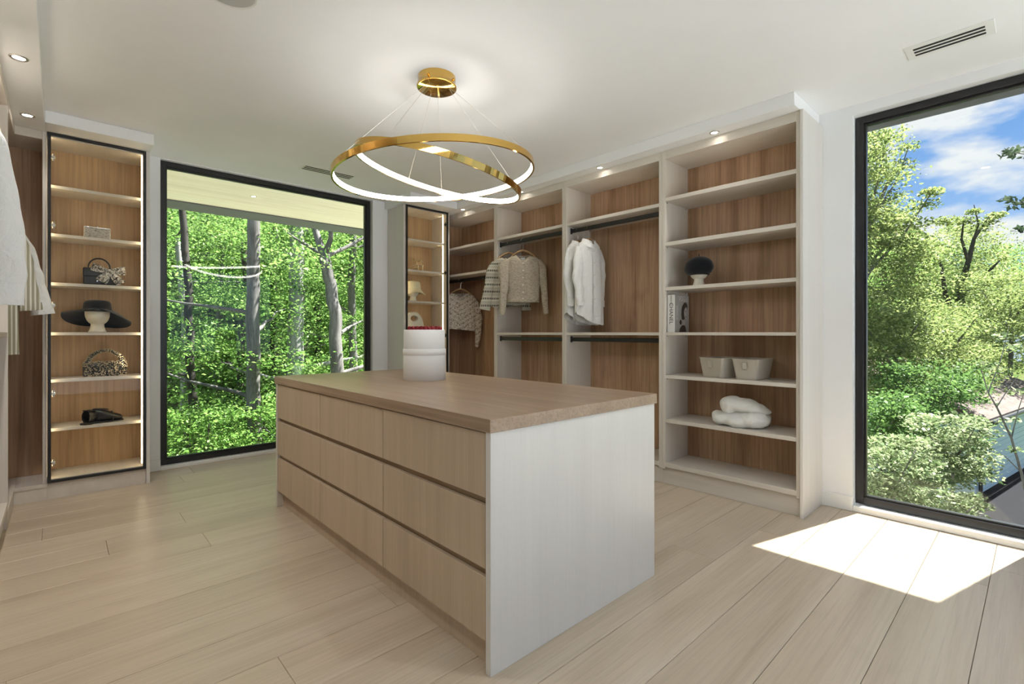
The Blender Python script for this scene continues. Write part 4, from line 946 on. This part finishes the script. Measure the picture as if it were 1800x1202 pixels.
RNG = np.random.default_rng(11)
def leaf_mesh(name, centers, radii, counts, size, flat=.35, mat=None, tilt=.6):
    """leaves as small pointed quads scattered in flattened sprays"""
    P = []
    for c, r, n in zip(centers, radii, counts):
        d = RNG.normal(size=(n, 3)); d /= np.linalg.norm(d, axis=1)[:, None]
        q = d*(RNG.random(n)[:, None]**.45)*np.array([r, r, r*flat])
        P.append(q+np.array(c))
    P = np.concatenate(P); n = len(P)
    nrm = RNG.normal(size=(n, 3))*tilt+np.array([0, 0, 1.0]); nrm /= np.linalg.norm(nrm, axis=1)[:, None]
    a = np.cross(nrm, RNG.normal(size=(n, 3))); a /= np.linalg.norm(a, axis=1)[:, None]; b = np.cross(nrm, a)
    s = size*(.6+.8*RNG.random(n))[:, None]
    V = np.stack([P-a*s*.5, P+b*s*.30-a*s*.05, P+a*s*.5-nrm*s*.08, P-b*s*.30-a*s*.05], 1).reshape(-1, 3)
    me = bpy.data.meshes.new(name); me.vertices.add(4*n); me.vertices.foreach_set('co', V.astype(np.float32).ravel())
    me.loops.add(4*n); me.loops.foreach_set('vertex_index', np.arange(4*n, dtype=np.int32))
    me.polygons.add(n); me.polygons.foreach_set('loop_start', np.arange(0, 4*n, 4, dtype=np.int32)); me.polygons.foreach_set('loop_total', np.full(n, 4, np.int32))
    me.update(); me.validate(); me.materials.append(mat); return me
def wob(p0, p1, n, amp, rg):
    p0, p1 = Vector(p0), Vector(p1); out = []
    for i in range(n+1):
        t = i/n; q = p0.lerp(p1, t); k = math.sin(PI*t)*.7+.3*t
        out.append(q+Vector((rg.uniform(-1, 1), rg.uniform(-1, 1), rg.uniform(-.4, .4)))*amp*k)
    return out
TREES = 'woodland trees beyond the forest window'
def tree(name, label, base_pt, trunk_pts, r0, r1, bark, leafm, sprays, leaf=.10, nleaf=90, spray_r=.8, zr=(-3, 6), rad=2.4, group=None, cat='tree', seed=1, forks=(), boughs=7, flat=.33, bias=(0, 0)):
    """sprays: number of leaf sprays around the trunk"""
    rg = random.Random(seed); B = Vector(base_pt)
    t = root(name, base_pt, label, cat, group)
    pts = [Vector(p)-B for p in trunk_pts]
    dense = []
    for a, b in zip(pts[:-1], pts[1:]):
        for k in range(4): dense.append(a.lerp(b, k/4)+Vector((rg.uniform(-1, 1), rg.uniform(-1, 1), 0))*r0*.18)
    dense.append(pts[-1]); m = len(dense)
    part('trunk', MB().tube(dense, [r0+(r1-r0)*i/(m-1) for i in range(m)], 10), bark, t, world=False)
    for fk in forks:
        fp = [Vector(p)-B for p in fk[0]]; part('limb', MB().tube(fp, [fk[1]+(fk[2]-fk[1])*i/(len(fp)-1) for i in range(len(fp))], 8), bark, t, world=False)
    cen = []
    for k in range(sprays):
        a = rg.uniform(0, 2*PI); rr = rad*math.sqrt(rg.random()); z = rg.uniform(*zr)
        ax = min(dense, key=lambda q: abs(q.z+B.z-z))
        cen.append(Vector((ax.x+math.cos(a)*rr+bias[0], ax.y+math.sin(a)*rr+bias[1], z-B.z)))
    for k in range(min(boughs, sprays)):
        c = cen[k*max(1, sprays//boughs) % sprays]; near = min(dense, key=lambda q: abs(q.z-(c.z-.5)))
        part('bough', MB().tube(wob(near, c, 5, .12, rg), [r1*.45, r1*.38, r1*.3, r1*.22, r1*.15, .006], 6), bark, t, world=False)
    me = leaf_mesh('foliage', [c[:] for c in cen], [spray_r*rg.uniform(.6, 1.35) for _ in cen], [int(nleaf*rg.uniform(.6, 1.4)) for _ in cen], leaf, flat, leafm)
    f = link('foliage', me, None, t); f['kind'] = 'stuff'
    return t
TS, TC = math.sin(TH), math.cos(TH)
def P3(px, py, dep):
    """point seen at reference pixel (px, py) at view depth dep - used only to lay out the woodland"""
    k = (px-900)/860
    return Vector(((TS+TC*k)*dep, (TC-TS*k)*dep, 1.2+(585-py)/860*dep))
GZ = -3.6
gm, gnt, gb = base('woodland_floor', .95, spec=0.0); _t = N(gnt, 'ShaderNodeTexCoord'); _n = N(gnt, 'ShaderNodeTexNoise', i_Scale=1.4, i_Detail=8.0)
gnt.links.new(_t.outputs['Object'], _n.inputs['Vector']); _r = ramp(gnt, [(.35, (.035, .05, .018)), (.5, (.06, .10, .025)), (.62, (.11, .09, .05)), (.75, (.07, .13, .03))]); gnt.links.new(_n.outputs['Fac'], _r.inputs[0]); gnt.links.new(_r.outputs[0], gb.inputs['Base Color'])
def gz(x, y):
    d = max(0, math.hypot(x-2, max(0, y-2))-9)
    k = min(1, max(.08, (y-2)/8))
    return GZ+k*(.003*d*d+.06*d)+.25*noise.noise((x*.15, y*.15, 0))
nx, ny = 60, 60
def gfn(u, v):
    x = -30+110*u; y = -30+110*v; return (x, y, gz(x, y))
struct('ground', MB().grid(gfn, nx, ny), gm)
# added unseen pale terrace, bounces sun into the room from behind the camera
struct('ground_bounce_terrace', MB().box(-5, 9, -9, Y0-.22, -.35, -.06), paint('bounce_terrace_stone', (.70, .73, .77), .7))
struct('ground_bounce_patio', MB().box(-4, 10, YW+.24, 8.2, GZ-.3, GZ+.45), paint('bounce_patio_gravel', (.70, .68, .64), .9, .3, 60))  # added unseen pale slab, bounces sun up to the boarded overhang
struct('wall_foundation', MB().box(XL-.2, XW+.2, Y0-.2, YW+.22, GZ-1, -.2), M['wall'])

# --- forest window
def vt(pxs, dep, extra_down=6.0):
    """trunk polyline from list of (px,py) top to bottom"""
    q = [P3(a, b, dep) for a, b in pxs]; lo = q[-1].copy(); d = (q[-1]-q[-2]).normalized()
    base_ = Vector((lo.x+d.x*.6, lo.y+d.y*.6, gz(lo.x, lo.y)-.2)); return [base_]+q[::-1]
specs = [
 ('slim dark tree nearest the window frame', [(318, 330), (330, 480), (334, 620), (343, 790)], 11.5, .115, .07, 'barkdark', 46, 1),
 ('straight grey tree in the middle of the forest window', [(447, 330), (446, 480), (444, 620), (447, 780)], 10.5, .15, .12, 'bark', 44, 2),
 ('thick pale tree standing behind the island edge', [(522, 330), (521, 480), (519, 600), (516, 700)], 14.0, .24, .19, 'barkpale', 60, 3),
 ('leaning forked tree by the far end of the forest window', [(570, 452), (580, 500), (590, 560), (594, 690)], 11.0, .15, .12, 'bark', 40, 4),
 ('thin dark tree just beside the straight grey tree', [(428, 360), (432, 480), (425, 600), (421, 760)], 16.0, .13, .09, 'barkdark', 60, 5),
 ('slender tree behind the slim dark tree', [(392, 420), (388, 500), (385, 560), (380, 660)], 19.0, .13, .10, 'bark', 66, 6),
 ('far thin pale tree near the window frame', [(312, 420), (322, 520), (326, 620), (322, 760)], 17.0, .13, .10, 'barkpale', 60, 7),
 ('thin tree between pale and forked trees', [(548, 380), (556, 500), (560, 600), (556, 720)], 20.0, .15, .11, 'barkdark', 70, 8),
 ('bushy tree behind the forked tree', [(622, 380), (618, 500), (620, 600), (622, 720)], 15.0, .14, .1, 'bark', 66, 9),
 ('thin tree in the gap before the thick pale tree', [(484, 380), (480, 500), (478, 600), (480, 720)], 18.0, .14, .1, 'barkdark', 70, 10)]
for lb, pts, dep, r0, r1, bk, ns, sd in specs:
    tp = vt(pts, dep); fk = ()
    if 'forked' in lb:
        j = P3(570, 452, dep); fk = ((([j, P3(556, 410, dep), P3(545, 340, dep+.3)]), .10, .05), (([j, P3(581, 420, dep), P3(586, 350, dep-.3)]), .075, .035))
    tree('woodland_tree', lb, tuple(tp[0]), tp, r0, r1, M[bk], M['leafwood'] if sd % 3 else M['leafdeep'], ns, leaf=.055+.0035*dep, nleaf=int(230), spray_r=.75+.02*dep, zr=(-4.0, 3.6+.12*dep), rad=2.0+.06*dep, group=TREES, seed=sd, forks=fk, bias=(.9, 1.3))
for k in range(16):
    px = 285+k*25+rnd.uniform(-8, 8); dep = 24+(k*7 % 5)*3.0; c = P3(px, 585, dep)
    bz = gz(c.x, c.y); top = 8+rnd.uniform(0, 3)
    tree('distant_tree', ['distant leafy tree deep in the wood'][0], (c.x, c.y, bz), [(c.x, c.y, bz-.2), (c.x+.2, c.y, 3), (c.x, c.y, top)], .17, .07, M['barkdark'], M['leafwood'] if k % 2 else M['leafdeep'], 55, leaf=.20, nleaf=170, spray_r=1.7, zr=(bz+.3, top+1), rad=3.2, group='distant trees deep in the wood', seed=50+k, boughs=3, flat=.45)
for k in range(8):
    px = 290+k*34+rnd.uniform(-8, 8); dep = 9.0+rnd.uniform(0, 2.5); c = P3(px, 800, dep); bz = gz(c.x, c.y)
    tree('understory_sapling', ['green sapling growing low outside the forest window'][0], (c.x, c.y, bz), [(c.x, c.y, bz-.2), (c.x, c.y, bz+1.5), (c.x+.1, c.y, bz+3.0)], .035, .015, M['barkdark'], M['leafwood'], 24, leaf=.075, nleaf=170, spray_r=.6, zr=(bz+.4, -.4+rnd.uniform(-.6, .5)), rad=1.0, group='saplings below the forest window', seed=80+k, boughs=5, cat='sapling')

# --- tall window
def v2(*p): return [P3(a, b, d) for a, b, d in p]
def wtree(name, label, pts, r0, r1, bark, leafm, cl, seed, leaf=.10, nleaf=120, limbs=(), group=None, cat='tree', flat=.4, drop=True):
    """cl: list of (px, py, depth, radius) leaf sprays"""
    pts = [Vector(p) for p in pts]; b0 = pts[0]; bz = gz(b0.x, b0.y)
    base_ = Vector((b0.x, b0.y, min(bz, b0.z)-.1))
    t = root(name, tuple(base_), label, cat, group); rg = random.Random(seed)
    full = ([base_] if drop else [])+pts; full = [p-base_ for p in full]; m = len(full)
    part('trunk', MB().tube(full, [r0+(r1-r0)*i/(m-1) for i in range(m)], 9), bark, t, world=False)
    for lp, a, b in limbs:
        q = [Vector(p)-base_ for p in lp]; part('limb', MB().tube(q, [a+(b-a)*i/(len(q)-1) for i in range(len(q))], 7), bark, t, world=False)
    cs = [P3(a, b, d)-base_ for a, b, d, r in cl]
    me = leaf_mesh('foliage', [c[:] for c in cs], [r for *_, r in cl], [int(nleaf*rg.uniform(.7, 1.3)) for _ in cl], leaf, flat, leafm)
    f = link('foliage', me, None, t); f['kind'] = 'stuff'; return t
def scat(x0, x1, y0, y1, d0, d1, r0, r1, n, seed, keep=None):
    rg = random.Random(seed); o = []
    while len(o) < n:
        a, b = rg.uniform(x0, x1), rg.uniform(y0, y1)
        if keep and not keep(a, b): continue
        o.append((a, b, rg.uniform(d0, d1), rg.uniform(r0, r1)))
    return o
# tree at the frame side with ascending branches
wtree('garden_tree', 'light green tree with ascending branches beside the tall window frame', v2((1470, 700, 12), (1480, 560, 12), (1505, 470, 12), (1535, 380, 12), (1570, 300, 12)), .14, .03, M['bark'], M['leaflight'],
      scat(1440, 1640, 215, 620, 10.5, 13.5, .35, .75, 165, 1, lambda a, b: a < 1640-(abs(b-470)/270)*75+(12 if b > 430 else -25))+[(1545, 240, 12, .3), (1562, 245, 12, .35), (1535, 275, 12, .45), (1598, 258, 12, .3), (1585, 290, 12, .35), (1560, 310, 12, .5), (1530, 320, 12, .5), (1575, 345, 12, .4), (1638, 338, 11.4, .28), (1625, 360, 11.4, .35), (1662, 388, 12.4, .3), (1605, 395, 11.5, .45)], 1, .078, 210,
      limbs=[(v2((1480, 560, 12), (1530, 475, 11.7), (1590, 410, 11.5), (1640, 335, 11.4)), .05, .012), (v2((1480, 560, 12), (1540, 450, 12.2), (1585, 405, 12.3), (1665, 385, 12.4)), .045, .01), (v2((1505, 470, 12), (1540, 330, 12), (1560, 240, 12)), .04, .01), (v2((1535, 380, 12), (1575, 320, 12), (1600, 250, 12)), .03, .008)])
# rounded tree with dark limbs
wtree('garden_tree', 'round crowned tree with dark spreading limbs against the clouds', v2((1682, 640, 24), (1684, 560, 24), (1690, 500, 24)), .30, .2, M['barkdark'], M['leaflight'],
      scat(1610, 1790, 395, 600, 22.5, 27, .8, 1.5, 95, 2, lambda a, b: ((a-1700)/88)**2+((b-520)/122)**2 < 1)+[(1712, 372, 22, .35), (1735, 388, 22, .5), (1752, 378, 22, .4), (1695, 388, 22, .45), (1642, 432, 22, .5), (1760, 452, 22, .5), (1716, 400, 22.2, .6), (1680, 402, 23, .6)], 2, .115, 230,
      limbs=[(v2((1690, 500, 23.5), (1702, 460, 22.8), (1712, 420, 22.3), (1735, 385, 22)), .15, .03), (v2((1690, 500, 23.5), (1725, 490, 22.8), (1760, 455, 22.4)), .12, .03), (v2((1684, 560, 23.5), (1662, 520, 22.8), (1655, 470, 22.4), (1640, 430, 22)), .13, .03), (v2((1702, 460, 22.8), (1690, 420, 22.3), (1695, 380, 22)), .08, .02), (v2((1712, 420, 22.3), (1720, 395, 22), (1712, 360, 22)), .06, .015), (v2((1735, 385, 22), (1748, 372, 22)), .03, .01)])
# hedge-like mass of trees between
for i, (lb, x0, x1, y0, y1, d0, d1, mt, n, lf) in enumerate([
  ('broad spring green tree low beside the tall window frame', 1500, 1640, 540, 720, 11, 14, 'leaflight', 80, .11),
  ('spring green tree in the middle of the tall window', 1600, 1730, 540, 700, 13, 17, 'leaflight', 75, .12),
  ('green tree above the blue building roof', 1700, 1850, 480, 650, 17, 22, 'leaflight', 70, .15),
  ('tall far tree closing the gap above the blue building', 1740, 1900, 430, 560, 28, 34, 'leafwood', 50, .22),
  ('distant tree behind the ascending branches', 1480, 1640, 440, 600, 28, 34, 'leafwood', 50, .22),
  ('distant tree behind the round crowned tree', 1610, 1760, 430, 580, 30, 36, 'leafwood', 50, .22)]):
    cx_ = (x0+x1)/2
    wtree('garden_tree', lb, v2((cx_, y1+40, (d0+d1)/2), (cx_+4, (y0+y1)/2, (d0+d1)/2), (cx_-5, y0+30, (d0+d1)/2)), .12, .03, M['bark'], M[mt], scat(x0, x1, y0, y1, d0, d1, .04*d0, .065*d0, n, 20+i), 20+i, lf*.68, 250,
          limbs=[(v2((cx_+4, (y0+y1)/2, (d0+d1)/2), (cx_+50, y0+20, d0)), .05, .01), (v2((cx_+4, (y0+y1)/2+20, (d0+d1)/2), (cx_-50, y0+30, d0)), .05, .01)])
for i, (lb, x0, x1, y0, y1, d0, d1, mt, n, lf, r_) in enumerate([
  ('dark glossy rhododendron in front of the blue building', 1560, 1712, 640, 790, 9.5, 11.5, 'leafdeep', 80, .11, .42),
  ('glossy dark shrub by the tall window frame', 1500, 1600, 690, 800, 8.0, 9.5, 'leafdeep', 60, .10, .36),
  ('pale leafed shrub low in the tall window', 1500, 1640, 770, 905, 5.6, 6.8, 'leafpale', 60, .075, .22),
  ('pale leafed shrub leaning toward the blue building', 1610, 1735, 735, 850, 6.4, 7.6, 'leafpale', 50, .085, .24),
  ('small pale shrub at the foot of the tall window', 1620, 1725, 870, 925, 5.0, 5.5, 'leafpale', 18, .07, .15)]):
    cx_ = (x0+x1)/2
    wtree('garden_shrub', lb, v2((cx_, y1+60, (d0+d1)/2), (cx_+3, (y0+y1)/2, (d0+d1)/2)), .03, .012, M['bark'], M[mt], scat(x0, x1, y0, y1, d0, d1, r_*.7, r_*1.3, n, 40+i), 40+i, lf*.66, 140, cat='shrub',
          limbs=[(v2((cx_+3, (y0+y1)/2+20, (d0+d1)/2), (cx_+40, y0+20, d0)), .014, .005), (v2((cx_+3, (y0+y1)/2+20, (d0+d1)/2), (cx_-40, y0+30, d0)), .014, .005)])
# bare young tree before the building and the dark twigs at the picture edge
wtree('young_tree', 'thin nearly bare young tree before the blue building', v2((1812, 900, 7), (1795, 830, 7), (1778, 770, 7), (1752, 715, 7), (1737, 690, 7), (1725, 650, 7)), .022, .006, M['bark'], M['leafpale'],
      [(1778, 740, 7, .14), (1792, 690, 7, .16), (1760, 650, 7, .14), (1740, 640, 7, .12), (1785, 790, 7, .12), (1770, 590, 7, .18), (1790, 610, 7, .2)], 60, .075, 26,
      limbs=[(v2((1778, 770, 7), (1790, 720, 7), (1800, 690, 7)), .009, .004), (v2((1752, 715, 7), (1768, 690, 7), (1790, 660, 7)), .008, .004), (v2((1737, 690, 7), (1760, 630, 7), (1775, 570, 7)), .009, .003), (v2((1795, 830, 7), (1765, 800, 7), (1745, 795, 7)), .008, .003)])
wtree('oak_tree', 'dark leafed twigs reaching in at the edge of the sky', v2((1990, 860, 6), (1975, 600, 6), (1960, 330, 6)), .09, .05, M['bark'], M['leafdark'],
      [(1792, 266, 6, .12), (1768, 268, 6, .08), (1785, 358, 6, .10), (1770, 350, 6, .07), (1795, 402, 6, .08), (1830, 270, 6, .2), (1840, 360, 6, .2), (1880, 320, 6, .25), (1930, 300, 6, .3), (1860, 400, 6, .2)], 61, .075, 30,
      limbs=[(v2((1965, 400, 6), (1860, 280, 6), (1770, 266, 6)), .03, .004), (v2((1970, 480, 6), (1870, 370, 6), (1772, 352, 6)), .03, .004), (v2((1972, 520, 6), (1880, 420, 6), (1790, 402, 6)), .025, .004)], flat=.7)
# blue outbuilding
hb = P3(1712, 735, 13.1); ang = math.atan2(-.15, .989)
M['bluebrick'] = paint('pale_blue_painted_brick', (.55, .68, .72), .8, .2, 20)
M['shingle'] = wood('pinkish_roof_shingle', [(.07, .05, .042), (.11, .08, .068), (.14, .105, .09)], 'X', 5, 1.2, .9, .3, .05, .4)
hs_ = root('outbuilding', (hb.x, hb.y, GZ), 'low pale blue outbuilding with a brown shingle roof', 'building', rz=ang)
zE = hb.z-GZ
part('wall', MB().box(0, 9, 0, 6, -.3, zE), M['bluebrick'], hs_, world=False)
for k in range(int(zE/.16)): part('brick_course', MB().box(-.012, 9, -.012, 0, k*.16, k*.16+.145), M['bluebrick'], hs_, world=False)
part('roof', MB().add([(-.4,-.35,zE-.05),(9.4,-.35,zE-.05),(9.4,3,zE+1.25),(-.4,3,zE+1.25),(-.4,6.35,zE-.05),(9.4,6.35,zE-.05),(-.4,-.35,zE+.05),(9.4,-.35,zE+.05),(9.4,3,zE+1.37),(-.4,3,zE+1.37),(-.4,6.35,zE+.05),(9.4,6.35,zE+.05)],
     [(0,1,2,3),(3,2,5,4),(6,9,8,7),(9,10,11,8),(0,6,7,1),(4,5,11,10),(0,3,9,6),(3,4,10,9),(1,7,8,2),(2,8,11,5)]), M['shingle'], hs_, world=False)
part('gutter', MB().tube([(-.4, -.42, zE-.02), (9.4, -.42, zE-.02)], .06, 8), M['black'], hs_, world=False)
part('downpipe', MB().tube([(.25, -.42, zE-.05), (.25, -.2, zE-.25), (.25, -.08, zE-.35), (.25, -.08, 0)], .045, 8), M['black'], hs_, world=False)
struct('road', MB().add([(5, -4, GZ+.42), (16, -4, GZ+.30), (30, 3, GZ+.35), (17.5, 1.6, GZ+.42), (10, 1.0, GZ+.42), (5, 1.5, GZ+.42)], [(0, 1, 2, 3, 4, 5)]), paint('dark_asphalt', (.022, .022, .024), .95, .2, 60, spec=0.0))
